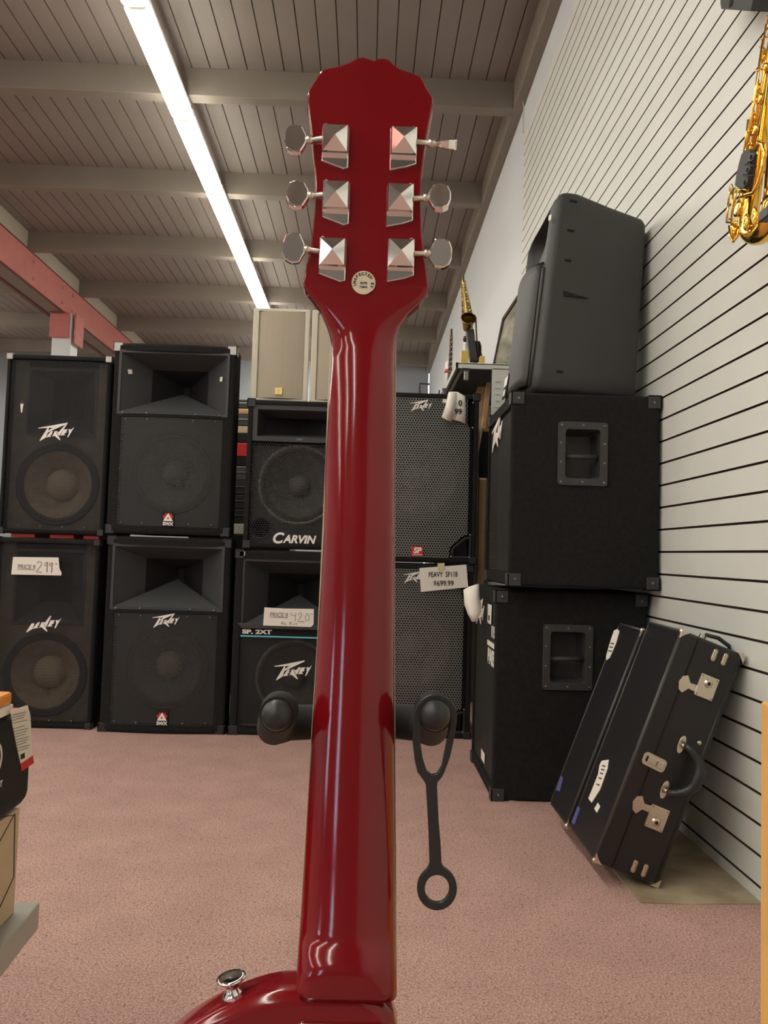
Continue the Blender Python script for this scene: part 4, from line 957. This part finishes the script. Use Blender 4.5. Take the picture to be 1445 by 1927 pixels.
# strap button on the shoulder
c_ = at(438, 1866, 0.432); ax = Vector((-.16, 0.02, 1)).normalized()
prof = [(0, .0052), (.001, .0060), (.0022, .0050), (.005, .0034), (.007, .0034), (.0080, .0055), (.0098, .0080), (.0108, .0080), (.0110, .0062), (.0100, 0.0002)]
sb = B(); uu = ax.orthogonal().normalized(); w3 = ax.cross(uu)
sb.loft([[c_ + ax * (h_ - .003) + r2 * (math.cos(2 * PI * k_ / 24) * uu + math.sin(2 * PI * k_ / 24) * w3) for k_ in range(24)] for h_, r2 in prof])
sb.build('strap_button', 'chrome', G, True)
fe = B(); fe.loft([[c_ + ax * (h_ - .003) + r2 * (math.cos(2 * PI * k_ / 24) * uu + math.sin(2 * PI * k_ / 24) * w3) for k_ in range(24)] for h_, r2 in ((-.002, .0066), (.0004, .0066))]); fe.build('felt_washer', 'black', G, True)
# front hardware, seen only from other sides
for a in range(6):
    x_ = -.018 + .0072 * a
    top_ = at(652 + (a - 2.5) * 12 + 30, 560, gy(560) + .006)
    B().tube([top_, (gl.x + x_, gy(1860) + .010, bo.z), bo + vv * -.25 + nw * -.032 + Vector((x_, 0, 0))], 0.0005, 5).build('string', 'nickel', G, True)
B().box(-.04, .04, -.27, -.25, -.036, -.024, .002, T=TB).build('bridge', 'chrome', G, True)
B().box(-.035, .035, -.12, -.085, -.030, -.018, .002, T=TB).build('pickup', 'black', G, True)
B().box(-.035, .035, -.22, -.185, -.030, -.018, .002, T=TB).build('pickup', 'black', G, True)

# ---------------------------------------------------------------- the stand
ps = at(655, 1357, 0.512)
ST = thing('guitar_stand', 'black guitar stand with padded yoke around the red neck', 'guitar stand', (ps.x, 0.55, 0))
yk = []
L0 = at(521, 1346, 0.437); R0 = at(819, 1346, 0.437); Lm = at(522, 1357, 0.512); Rm = at(806, 1359, 0.512)
def arm(E, Mx, s_):
    P = [Vector((ps.x, 0.512, ps.z)), Vector((Mx.x - s_ * 0.022, 0.512, Mx.z)), Vector((Mx.x - s_ * .008, 0.508, Mx.z)), Vector((Mx.x, 0.496, Mx.z)), E + Vector((0, 0.014, 0)), E + Vector((0, 0.002, 0))]
    return P
for E, Mx, s_ in ((L0, Lm, -1), (R0, Rm, 1)):
    P = arm(E, Mx, s_)
    o = B().tube(P, [.0105, .0112, .0115, .0115, .0112, .0102], 20).build('yoke_arm', 'foam', ST, True)
    B().sphere(E, 0.0088, seg=24, sc=(1, .95, 1)).build('end_cap', 'rubber', o, True)
B().tube([(ps.x, 0.518, ps.z), (ps.x, 0.56, ps.z - .03), (ps.x + .0, 0.565, 0.22)], 0.008, 12).build('upright', 'plastic', ST, True)
B().tube([(ps.x, .565, .24), (ps.x, .565, .05)], 0.012, 12).build('upright', 'plastic', ST, True)
for an in (90, 210, 330):
    a = math.radians(an); B().tube([(ps.x, .565, .20), (ps.x + .12 * math.cos(a), .565 + .12 * math.sin(a), .12), (ps.x + .26 * math.cos(a), .565 + .26 * math.sin(a), .011)], .009, 10).build('leg', 'plastic', ST, True)
for s_ in (-1, 1):
    B().tube([(ps.x, .565, .14), (ps.x + s_ * .10, .50, .145), (ps.x + s_ * .10, .335, .150), (ps.x + s_ * .10, .322, .19)], .009, 12).build('cradle_arm', 'foam', ST, True)
# rubber retaining strap hanging from the right arm
YS = 0.440
def P2(px, py): p = at(px, py, YS); return (p.x, p.z)
def pcirc(cx_, cy_, rx, ry=None, n=40, a0=0, a1=360):
    ry = ry or rx; return [P2(cx_ + rx * math.cos(math.radians(a0 + (a1 - a0) * i / n)), cy_ + ry * math.sin(math.radians(a0 + (a1 - a0) * i / n))) for i in range(n + 1)]
outer = pcirc(819, 1347, 40, 41, 20, 180, 360) + [P2(*p) for p in ((858, 1365), (852, 1400), (846, 1425), (836, 1452), (831, 1462), (823, 1471), (822, 1478), (825, 1540), (829, 1590), (830.5, 1622), (834, 1630))]
outer += pcirc(822, 1670.5, 37.5, 41, 30, -58, 238) + [P2(*p) for p in ((804.5, 1632), (808, 1624), (806, 1560), (802.5, 1500), (801, 1476), (797, 1468), (785, 1452), (780, 1430), (776, 1395), (778, 1370))]
up = pcirc(819, 1347, 28, 28, 18, 180, 360) + [P2(*p) for p in ((845, 1370), (838, 1405), (831, 1440), (822, 1455), (812, 1457), (803, 1450), (795, 1425), (790, 1390), (791, 1368))]
ring = pcirc(822, 1671, 23, 26, 30, 0, 348)
me = shape([outer, up, ring], 0.0016, 0.0005)
STR = thing('rubber_strap', 'black rubber retaining strap with a ring end hanging from the right yoke arm', 'strap', at(822, 1347, YS))
put('strap', me, 'rubber', STR, frame((0, YS, 0)), True)

# ---------------------------------------------------------------- wall saxophone (hanging, top right)
XS = 0.90
def SP(px, py, X=XS): return atx(px, py, X)
sax = thing('saxophone', 'shiny gold saxophone hanging on the slatted wall, upper right', 'saxophone', atx(1420, 455, XS))
bt = SP(1407, 415); tp_ = SP(1460, 45)
dirn = (tp_ - bt).normalized()
bodypts = [bt + dirn * (tp_ - bt).length * k_ for k_ in (0, .25, .5, .75, 1.0, 1.2)]
bow = []
for i in range(0, 13):
    a = PI * i / 12
    bow.append(bt + Vector((0.010 * i / 12, -0.060 + 0.060 * math.cos(a), -0.052 * math.sin(a))))
bellup = [bow[-1] + Vector((0, -.010, 0.05)), bow[-1] + Vector((0, -.035, .12)), bow[-1] + Vector((0, -.065, .17)), bow[-1] + Vector((0, -.095, .20))]
B().tube(bodypts[::-1] + bow[1:], [.009, .011, .0145, .018, .0205, .0235] + [.0235 + .0008 * i for i in range(1, 13)], 20).build('body_tube', 'brass', sax, True)
B().tube([bow[-1]] + bellup, [.032, .034, .039, .046, .056], 24, cap=False).build('bell', 'brass', sax, True)
ct = bodypts[-1]
B().tube([ct, ct + dirn * .05, ct + Vector((0, .02, .075)), ct + Vector((0, .07, .085)), ct + Vector((0, .12, .06))], [.009, .0085, .008, .007, .006], 12).build('neck_pipe', 'brass', sax, True)
# rods along the body
side = Vector((-0.026, 0.006, 0))
for q, off in enumerate(((-.020, .020), (-.024, .010), (-.026, -.002), (-.018, -.014))):
    o_ = Vector((off[0], off[1], 0)) * 1.0
    B().tube([bt + o_ + dirn * (.05 + .03 * q), bt + o_ * .9 + dirn * (.38 + .02 * q)], .0022, 8).build('key_rod', 'brass', sax, True)
for q in range(13):
    f_ = .03 + .033 * q; c0_ = bt + dirn * f_; rr_ = .019 - .0009 * q
    sgn = -1 if q % 2 else 1
    c3 = c0_ + Vector((-.024 + .001 * q, sgn * .010, 0))
    B().lathe([(0.0005, -.004), (rr_ * .6, -.005), (rr_, -.003), (rr_, .003)], T=Matrix.Translation(c3) @ Matrix.Rotation(-PI / 2, 4, 'Z'), seg=20).build('key_cup', 'brass', sax, True)
    B().tube([c3 + Vector((-.002, 0, 0)), c0_ + Vector((-.026, sgn * -.012, .006))], .0022, 6).build('key_arm', 'brass', sax, True)
# dark lobed rubber piece and gold guard
gpt = [(1413, 283), (1421, 281), (1426, 290), (1424, 312), (1420, 335), (1414, 356), (1402, 356), (1393, 350), (1396, 330), (1401, 308), (1406, 290)]
b_ = B(); gp_ = [SP(a, c2_, XS - .035) for a, c2_ in gpt]; b_.prism([(p.y, p.z) for p in gp_], XS - .05, XS - .035, 'X', .003)
gd = b_.build('hand_guard', 'plasticgrey', sax, True)
for (a, c2_) in ((1415, 296), (1408, 320), (1403, 344)):
    p = SP(a, c2_, XS - .05); B().lathe([(.005, -.002), (.008, -.0035), (.011, 0)], T=Matrix.Translation(p) @ Matrix.Rotation(-PI / 2, 4, 'Z'), seg=18).build('guard_ring', 'rubber', gd, True)
for (a, c2_, e_, f_) in ((1402, 310, 1423, 313), (1398, 329, 1420, 331), (1406, 306, 1420, 300)):
    B().tube([SP(a, c2_, XS - .052), SP(e_, f_, XS - .052)], .002, 6).build('guard_rib', 'rubber', gd, True)
B().tube([SP(a, c2_, XS - .042) for a, c2_ in ((1423, 285), (1428, 267), (1436, 272), (1438, 290), (1434, 320), (1427, 345), (1418, 362), (1404, 366), (1396, 360))], .005, 10).build('bell_brace', 'brass', sax, True)
for a, c2_, e_, f_ in ((1374, 352, 1370, 385), (1380, 355, 1376, 418), (1386, 356, 1381, 390), (1371, 380, 1367, 418), (1367, 418, 1392, 420), (1374, 352, 1400, 360), (1372, 412, 1390, 415), (1408, 225, 1398, 300), (1412, 230, 1404, 275)):
    B().tube([SP(a, c2_, XS - .02), SP(e_, f_, XS - .02)], .0026, 8).build('key_rod', 'brass', sax, True)
B().sphere(SP(1376, 356, XS - .02), .010, sc=(.4, .7, 1.4)).build('key_touch', 'oldbrass', sax, True)
B().sphere(SP(1380, 435, XS - .02), .022, sc=(.5, .55, 1.0)).build('key_guard', 'brass', sax, True)
B().tube([SP(a, c2_, XS - .035) for a, c2_ in ((1372, 425), (1374, 445), (1380, 455), (1388, 445), (1390, 425))], .003, 8).build('key_guard', 'brass', sax, True)
B().sphere(SP(1404, 418, XS - .03), .013, sc=(.5, .8, 1.6)).build('key_guard', 'brass', sax, True)
B().sphere(SP(1420, 408, XS - .03), .013, sc=(.5, .7, 2.0)).build('key_guard', 'brass', sax, True)
p = SP(1438, 408, XS - .045); B().box(-.01, .01, -.035, .006, -.012, .012, .003, T=Matrix.Translation(p)).build('felt_bumper', 'rubber', sax, True)
# hook that carries it
hk = bodypts[3]
tag(B().tube([(XW + .004, hk.y, hk.z + .06), (XS + .03, hk.y, hk.z + .06), (XS - .0, hk.y + .0, hk.z + .05), (XS - .02, hk.y, hk.z + .07)], .004, 8).build('wall_hook', 'steel'), 'steel hook in the slatted wall holding the gold saxophone', 'hook')
# dark bracket above
bc = atx(1390, -4, XS)
br = thing('wall_bracket', 'dark grey block bracket on the slatted wall above the saxophone', 'bracket', bc)
q0 = atx(1356, 18, .93); q1 = atx(1412, 21, .93)
bkp = [(q0.y, q0.z + .006), (q0.y - .002, q0.z), (q1.y, q1.z), (q1.y - .03, q1.z + .05), (q1.y - .02, q1.z + .12), (q0.y, q0.z + .12), (q0.y + .004, q0.z + .02)]
B().prism(bkp, .93, XW, 'X', .002).build('block', 'plasticgrey', br, True)
qb = atx(1376, 5, .93); B().lathe([(.0005, -.001), (.011, -.001), (.012, 0)], T=Matrix.Translation((.929, qb.y, qb.z)) @ Matrix.Rotation(-PI / 2, 4, 'Z'), seg=20).build('hole', 'black', br, True)

# ---------------------------------------------------------------- open grey metal cabinet behind the bass cabinets
Yk = 3.72; tl = at(858, 683, Yk); zt = tl.z; kx0 = tl.x; kx1 = 0.93; Yk2 = 4.42
kb = thing('metal_cabinet', 'light grey open metal cabinet behind the bass cabinets', 'cabinet', (kx0, Yk, 0))
B().box(kx0, kx1, Yk, Yk + .006, zt - .026, zt + .004, .001).build('front_lip', 'greymetal', kb, True)
B().box(kx0, kx0 + .012, Yk, Yk2, zt - .026, zt + .004, .001).build('side_lip', 'greymetal', kb, True)
B().box(kx0, kx1, Yk, Yk2, zt - .004, zt, 0).build('top_panel', 'greydark', kb, True)
rx = at(868, 692, Yk).x
B().box(rx, rx + .012, Yk + .02, Yk2, zt - .03, zt - .004, .001).build('rail', 'greymetal', kb, True)
B().box(rx + .012, rx + .052, Yk + .02, Yk2, zt - .022, zt - .018, .001).build('rail', 'plasticgrey', kb, True)
lx = at(876, 700, Yk).x
lk_ = B().box(lx - .018, lx + .022, Yk - .004, Yk + .03, zt - .048, zt - .024, .002).build('lock_box', 'plastic', kb, True)
B().box(lx - .010, lx + .014, Yk - .010, Yk - .004, zt - .088, zt - .040, .005).build('lock_tongue', 'steel', kb, True)
ux0 = at(926.5, 700, Yk).x
up_ = B().box(ux0, kx1, Yk, Yk + .02, 0, zt - .02, .001).build('upright_panel', 'greymetal', kb, True)
for i in range(9):
    c_ = at(935.5, 717 + 12 * i, Yk)
    B().box(c_.x - .010, c_.x + .016, Yk - .004, Yk, c_.z - .006, c_.z + .004, .0015).build('vent_slot', 'greymetal', up_, True)
B().sphere(at(932, 682.5, Yk), .0035, seg=8).build('rivet', 'black', kb, True)
B().box(kx0, kx0 + .03, Yk2 - .03, Yk2, 0, zt - .004, .001).build('post', 'greymetal', kb, True)
B().box(kx0, kx1, Yk2 - .004, Yk2, 1.0, zt - .004).build('back_panel', 'greydark', kb, True)
# boards and gear inside
def leaner(name, label, cat, px, Y, Y2, m):
    pts = [at(a, b2_, Y) for a, b2_ in px]; t = thing(name, label, cat, pts[0])
    B().prism([(p.x, p.z) for p in pts], Y, Y2, 'Y', .001).build('panel', m, t, True); return t
leaner('wooden_board', 'wide peach wooden board standing in the grey metal cabinet', 'board', [(900, 727), (916, 728), (905, 860), (902, 960), (893, 960), (893, 745)], 4.0, 4.02, 'board')
leaner('wooden_plank', 'narrow peach plank leaning in front of the wide board', 'board', [(917, 719), (924, 720), (922, 745), (904, 870), (900, 960), (896, 960), (900, 870), (915, 727)], 3.90, 3.93, 'board')
leaner('packet', 'purple packet showing beside the narrow plank', 'packet', [(917, 740), (926, 737), (926, 762), (917, 762)], 4.05, 4.07, 'purple')
leaner('speaker_gear', 'black equipment box between subwoofer and bass cabinet', 'box', [(908, 812), (930, 812), (930, 900), (900, 900), (900, 855)], 3.86, 3.89, 'plastic')
bp_ = thing('brown_panel', 'brown panel with a pale top edge between subwoofer and bass cabinet', 'board', (at(903, 905, 3.6).x, 3.6, 0))
B().box(at(901, 905, 3.6).x, at(914, 905, 3.6).x, 3.59, 3.61, 0, at(906, 903, 3.6).z, .002).build('panel', 'brownboard', bp_, True)
B().box(at(901, 905, 3.6).x, at(914, 905, 3.6).x, 3.588, 3.612, at(906, 903, 3.6).z, at(906, 900, 3.6).z, 0).build('top_edge', 'board', bp_, True)
leaner('cream_box', 'cream box behind the purple packet in the metal cabinet', 'box', [(913, 763), (930, 763), (930, 840), (905, 840)], 4.10, 4.14, 'cardboard')

# ---------------------------------------------------------------- instruments on the cabinet
Yx = 3.95
def PX(a, b2_, Y=Yx): return at(a, b2_, Y)
zt2 = zt + .004
s2 = thing('small_saxophone', 'old brass saxophone with its bell forward, propped on the grey cabinet', 'saxophone', PX(885, 660))
B().tube([PX(871, 518), PX(873, 540), PX(876, 565), PX(879, 590), PX(880, 600)], [.005, .010, .016, .020, .024], 14).build('body_tube', 'oldbrass', s2, True)
bl = PX(881, 604, Yx - .04)
B().lathe([(.040, -.02), (.041, -.022), (.034, .0), (.026, .03), (.020, .06)], T=Matrix.Translation(bl) @ Matrix.Rotation(math.radians(-28), 4, 'X'), seg=28).build('bell', 'oldbrass', s2, True)
B().tube([PX(881, 610), PX(884, 622), PX(886, 628)], [.024, .018, .014], 12).build('bow', 'oldbrass', s2, True)
for q in range(12):
    f_ = q / 11; a = 871 + 8 * f_; c2_ = 530 + 62 * f_
    for s_ in (-1, 1):
        p = PX(a + s_ * (3 + 5 * f_), c2_ + (3 if s_ > 0 else 0), Yx - .018)
        B().sphere(p, .0055 + .003 * f_, sc=(1, .5, 1), seg=8).build('key_cup', 'nickel' if q % 3 == 0 else 'oldbrass', s2, True)
for s_ in (-1, 1):
    B().tube([PX(871 + s_ * 4, 528, Yx - .02), PX(879 + s_ * 9, 590, Yx - .02)], .0022, 6).build('key_rod', 'oldbrass', s2, True)
sd = thing('instrument_rest', 'dark grey padded rest under the old brass saxophone', 'stand', PX(893, 680))
T0 = [PX(878, 622), PX(890, 621)]; 
B().prism([(p.x, p.z) for p in (PX(877, 622), PX(891, 621), PX(895, 660), PX(898, 679.5), PX(885, 680), PX(880, 650))], Yx - .02, Yx + .03, 'Y', .003).build('padded_arm', 'plasticgrey', sd, True)
B().tube([PX(895, 598), PX(897, 640), PX(900, 676)], .004, 8).build('rod', 'darkwood', sd, True)
bgp = [PX(a, b2_) for a, b2_ in ((892, 637), (905, 638), (908, 648), (908, 660), (910, 668), (906, 673), (899, 678), (894, 676))]
tag(B().prism([(p.x, p.z) for p in bgp], Yx + .032, Yx + .09, 'Y', .006).build('cloth_bag', 'foam'), 'black cloth pouch behind the saxophone rest on the cabinet', 'bag')
for a, b2_, c2_, lab in ((866, 663, 14, 'yellow plastic base block left of the saxophone rest'), (901, 673, 9, 'small yellow block right of the saxophone rest')):
    p = PX(a, b2_, Yx - .03); q_ = PX(a + c2_, b2_, Yx - .03)
    tag(B().box(p.x, q_.x, Yx - .07, Yx - .028, zt2, p.z, .003).build('yellow_block', 'yellowplastic'), lab, 'block')
wd = thing('flute', 'slim dark wind instrument with silver keys standing left of the saxophone', 'wind instrument', PX(847, 700, 4.5))
pts_ = [PX(849.5, 619, 4.5), PX(849, 640, 4.5), PX(848, 670, 4.5), PX(846, 705, 4.5), PX(845, 746, 4.5)]
B().tube(pts_, [.006, .009, .011, .012, .016], 10).build('tube', 'darkwood', wd, True)
for q in range(16):
    p = PX(849.8 - q * .25 + (2 if q % 2 else -2), 630 + q * 4.6, 4.485); B().sphere(p, .0065, sc=(1, .5, 1), seg=8).build('key_cup', 'steel' if q % 2 else 'oldbrass', wd, True)
wb = thing('bottle', 'white bottle with a red band standing behind the grey cabinet edge', 'bottle', PX(843, 740, 4.6))
B().tube([PX(843, 745, 4.6), PX(844, 705, 4.6), PX(844.5, 684, 4.6), PX(844.6, 680, 4.6)], [.024, .024, .022, .014], 16).build('bottle_body', 'white', wb, True)
B().tube([PX(844, 703, 4.6), PX(844.4, 696, 4.6)], [.0248, .0248], 16).build('red_band', 'redp', wb, True)
tag(B().tube([at(835.5, 760, 4.02), at(836.5, 732, 4.02)], .022, 16).build('canister', 'greydark'), 'dark grey canister just behind the upper subwoofer', 'canister')
mk = thing('mouthpiece', 'small reed mouthpiece in a white holder beside the old brass saxophone', 'mouthpiece', PX(876, 655, 4.02))
B().tube([Vector((PX(876, 664, 4.02).x, 4.02, zt2)), PX(875, 645, 4.02)], .008, 10).build('holder', 'white', mk, True)
B().sphere(PX(875, 638, 4.02), .015, sc=(.8, .6, 1.2)).build('tip', 'darkwood', mk, True)
hc = thing('storage_cabinet', 'dark cabinet hidden behind the grey one, carrying the bottle and the slim wind instrument', 'cabinet', (.5, 4.6, 0))
B().box(.40, .72, 4.43, 4.80, 0, PX(843, 745, 4.6).z - .001, .003).build('cabinet_body', 'greydark', hc, True)
# framed picture leaning behind the charcoal speaker
fp = [PX(924, 703, 3.95), PX(948, 602, 4.25), PX(985, 545, 4.25), PX(974, 703, 3.95)]
pf = thing('picture_frame', 'framed print leaning behind the rounded charcoal speaker', 'picture', fp[0])
nrm = (fp[1] - fp[0]).cross(fp[3] - fp[0]).normalized()
c_ = sum(fp, Vector()) / 4
inn = [c_ + (p - c_) * .90 for p in fp]
b_ = B(); bm = bmesh.new(); V1 = [bm.verts.new(p) for p in fp]; V2 = [bm.verts.new(p) for p in inn]
for i in range(4): bm.faces.new((V1[i], V1[(i + 1) % 4], V2[(i + 1) % 4], V2[i]))
b_.merge(bm); o = b_.build('frame', 'darkwood', pf, True); o.modifiers.new('thick', 'SOLIDIFY').thickness = .016
bm = bmesh.new(); bm.faces.new([bm.verts.new(p) for p in inn]); b_ = B().merge(bm); o = b_.build('print', 'pictureglass', pf, True); o.modifiers.new('thick', 'SOLIDIFY').thickness = .004

# ---------------------------------------------------------------- stack in the gap between speaker columns
xg = -0.74; zz = 0.0
stk = [(.24, 'plastic', 'black flat case at the floor of the stack in the gap'), (.24, 'plastic', 'second black flat case from the floor in the gap stack'), (.23, 'plastic', 'third black flat case from the floor in the gap stack'), (.22, 'plastic', 'fourth black case from the floor, under the white box'),
       (.065, 'paper', 'thin white box in the gap stack between the speaker columns'), (.085, 'plasticgrey', 'grey case directly on the thin white box in the gap'), (.085, 'plasticgrey', 'second grey case above the thin white box in the gap'), (.085, 'plasticgrey', 'third grey case above the thin white box in the gap'), (.085, 'greydark', 'grey slotted case with a pale rim under the black box'),
       (.055, 'black', 'thin black box directly below the red box in the gap'), (.085, 'redp', 'bright red box in the gap stack between speaker columns'), (.055, 'black', 'thin black box directly on the red box in the gap'),
       (.045, 'cardboard', 'beige labelled box high in the gap stack'), (.07, 'plasticgrey', 'grey case above the beige labelled box in the gap'), (.035, 'cardboard', 'beige box with red print near the top of the gap stack'), (.055, 'plasticgrey', 'grey lid topmost in the gap stack between speaker columns')]
for h_, m_, lb in stk:
    t = thing('storage_box', lb, 'box', (xg, 4.5, zz))
    j = random.uniform(-.008, .008)
    B().box(-.30 + j, .30 + j, 0, .35, 0, h_ - .003, .004).build('box_body', m_, t)
    if m_ in ('plasticgrey', 'greydark'): B().box(-.28, .28, -.004, 0, h_ * .5, h_ * .5 + .006).build('lid_edge', 'steel', t)
    if 'red print' in lb: B().box(-.28, .28, -.002, 0, .008, .018).build('print', 'orangep', t)
    zz += h_

# ---------------------------------------------------------------- left foreground: grey shelf, carton, black bag
sh = thing('display_shelf', 'light grey low shelf carrying the beige carton, lower left', 'shelf', (-.80, .8, 0))
B().prism([(-1.15, .35), (-.420, .35), (-.459, 1.15), (-1.15, 1.15)], .280, .318, 'Z', .002).build('shelf_top', 'shelf', sh, True)
B().box(-1.1, -.72, .40, .98, 0, .2795, .003).build('pedestal', 'shelf', sh, True)
bx = thing('carton', 'beige printed carton on the light grey shelf, under the black bag', 'box', (-.75, .85, .318))
B().box(-1.0, -.480, .55, 1.115, .3185, .465, .002).build('carton_body', 'cardboard', bx, True)
XB = -.4795
def XP(a, b2_, X=XB): return atx(a, b2_, X)
b_ = B()
for ln_ in ([(-8, 1541), (0, 1537), (28, 1534), (26, 1650), (0, 1707), (-8, 1722)], [(28, 1531), (0, 1583)]):
    b_.tube([XP(*q) for q in ln_], .0007, 5)
b_.build('printed_outline', 'ink', bx, True)
bgx = -.468
bag = thing('black_bag', 'black soft package with white circle and red white label on the carton', 'bag', (-.70, .86, .468))
B().box(-.95, bgx, .55, 1.125, .468, .607, .022, 4).build('package', 'foam', bag, True)
def onbag(px, m, name, lift=.001, parent=None):
    pts = [atx(a, b2_, bgx + lift) for a, b2_ in px]
    b_ = B().prism([(p.y, p.z) for p in pts], bgx + lift - .0008, bgx + lift, 'X'); return b_.build(name, m, parent or bag, True)
lb_ = onbag([(20, 1338), (52, 1327), (57, 1345), (62, 1421), (39, 1437), (30, 1395), (24, 1365)], 'paper', 'label')
onbag([(39, 1437), (62, 1421), (64, 1436), (41, 1452)], 'redp', 'label_band')
q_ = [atx(20, 1338, bgx), atx(52, 1327, bgx)]
B().box(-.56, bgx - .012, q_[0].y, q_[1].y, .607, .6082, 0).build('label_band', 'redp', bag, True)
for i in range(14):
    y_ = 1342 + i * 5.2
    if i in (4,): continue
    x0_ = 24 + max(0, (i - 3)) * 1.1; x1_ = 50 + i * .5 - (i % 3) * 3
    onbag([(x0_, y_ + 3), (x1_, y_ - 3), (x1_, y_ - 1.8), (x0_, y_ + 4.2)], 'pencil', 'label_print', .0018, lb_)
for i in range(4): onbag([(39.5 + i * 2, 1420 - i), (40.5 + i * 2, 1419.5 - i), (41.2 + i * 2, 1429 - i), (40.2 + i * 2, 1429.5 - i)], 'ink', 'barcode', .0018, lb_)
cc = atx(-12, 1432, bgx + .001)
put('printed_ring', shape([circ(0, 0, .0225, 40, .0235), circ(0, 0, .0195, 40, .0205)], .0005), 'white', bag, frame(cc, (0, 1, 0), (0, 0, 1)), True)
put('lettering', text('B', .030, .0006), 'white', bag, frame(cc, (0, 1, 0), (0, 0, 1)), True)
cc = atx(-4, 1479, bgx + .001)
put('lettering', text('BEST', .011, .0003), 'white', bag, frame(cc, (0, 1, 0), (0, 0, 1)), True)
og = thing('orange_package', 'small orange and white package lying on the black soft package', 'package', (-.58, 1.03, .608))
ox = at(25, 1340, 1.06).x
B().box(-.62, ox, .93, 1.06, .6085, .621, .002).build('tray', 'paper', og, True)
B().box(-.62, ox - .001, .93, 1.058, .6212, .638, .004).build('orange_top', 'orangep', og, True)
# golden oak display at the right edge
cor = at(1430, 1600, 1.02)
ok = thing('oak_cabinet', 'golden oak cabinet cut by the right edge of the picture', 'cabinet', (.75, .7, 0))
tz_ = at(1437, 1320, 1.02).z
B().box(cor.x, .94, .45, 1.02, 0, tz_, .003).build('cabinet_body', 'orangewood', ok, True)
B().box(cor.x - .0005, .94, .445, 1.0, tz_ - .0, tz_ + .006, .001).build('top_edge', 'orangewood', ok, True)
# loose cord near the ledger
cdr = [atx(981, 150, XW - .02), atx(984, 180, XW - .01), atx(976, 200, XW - .01), atx(966, 218, XW - .01), atx(972, 195, XW - .015), atx(980, 160, XW - .02), atx(985, 200, XW - .01), atx(984, 250, XW - .01)]
tag(B().tube(cdr, .004, 6).build('cord', 'cablewhite'), 'thin pale cord hanging at the top of the right wall', 'cord')
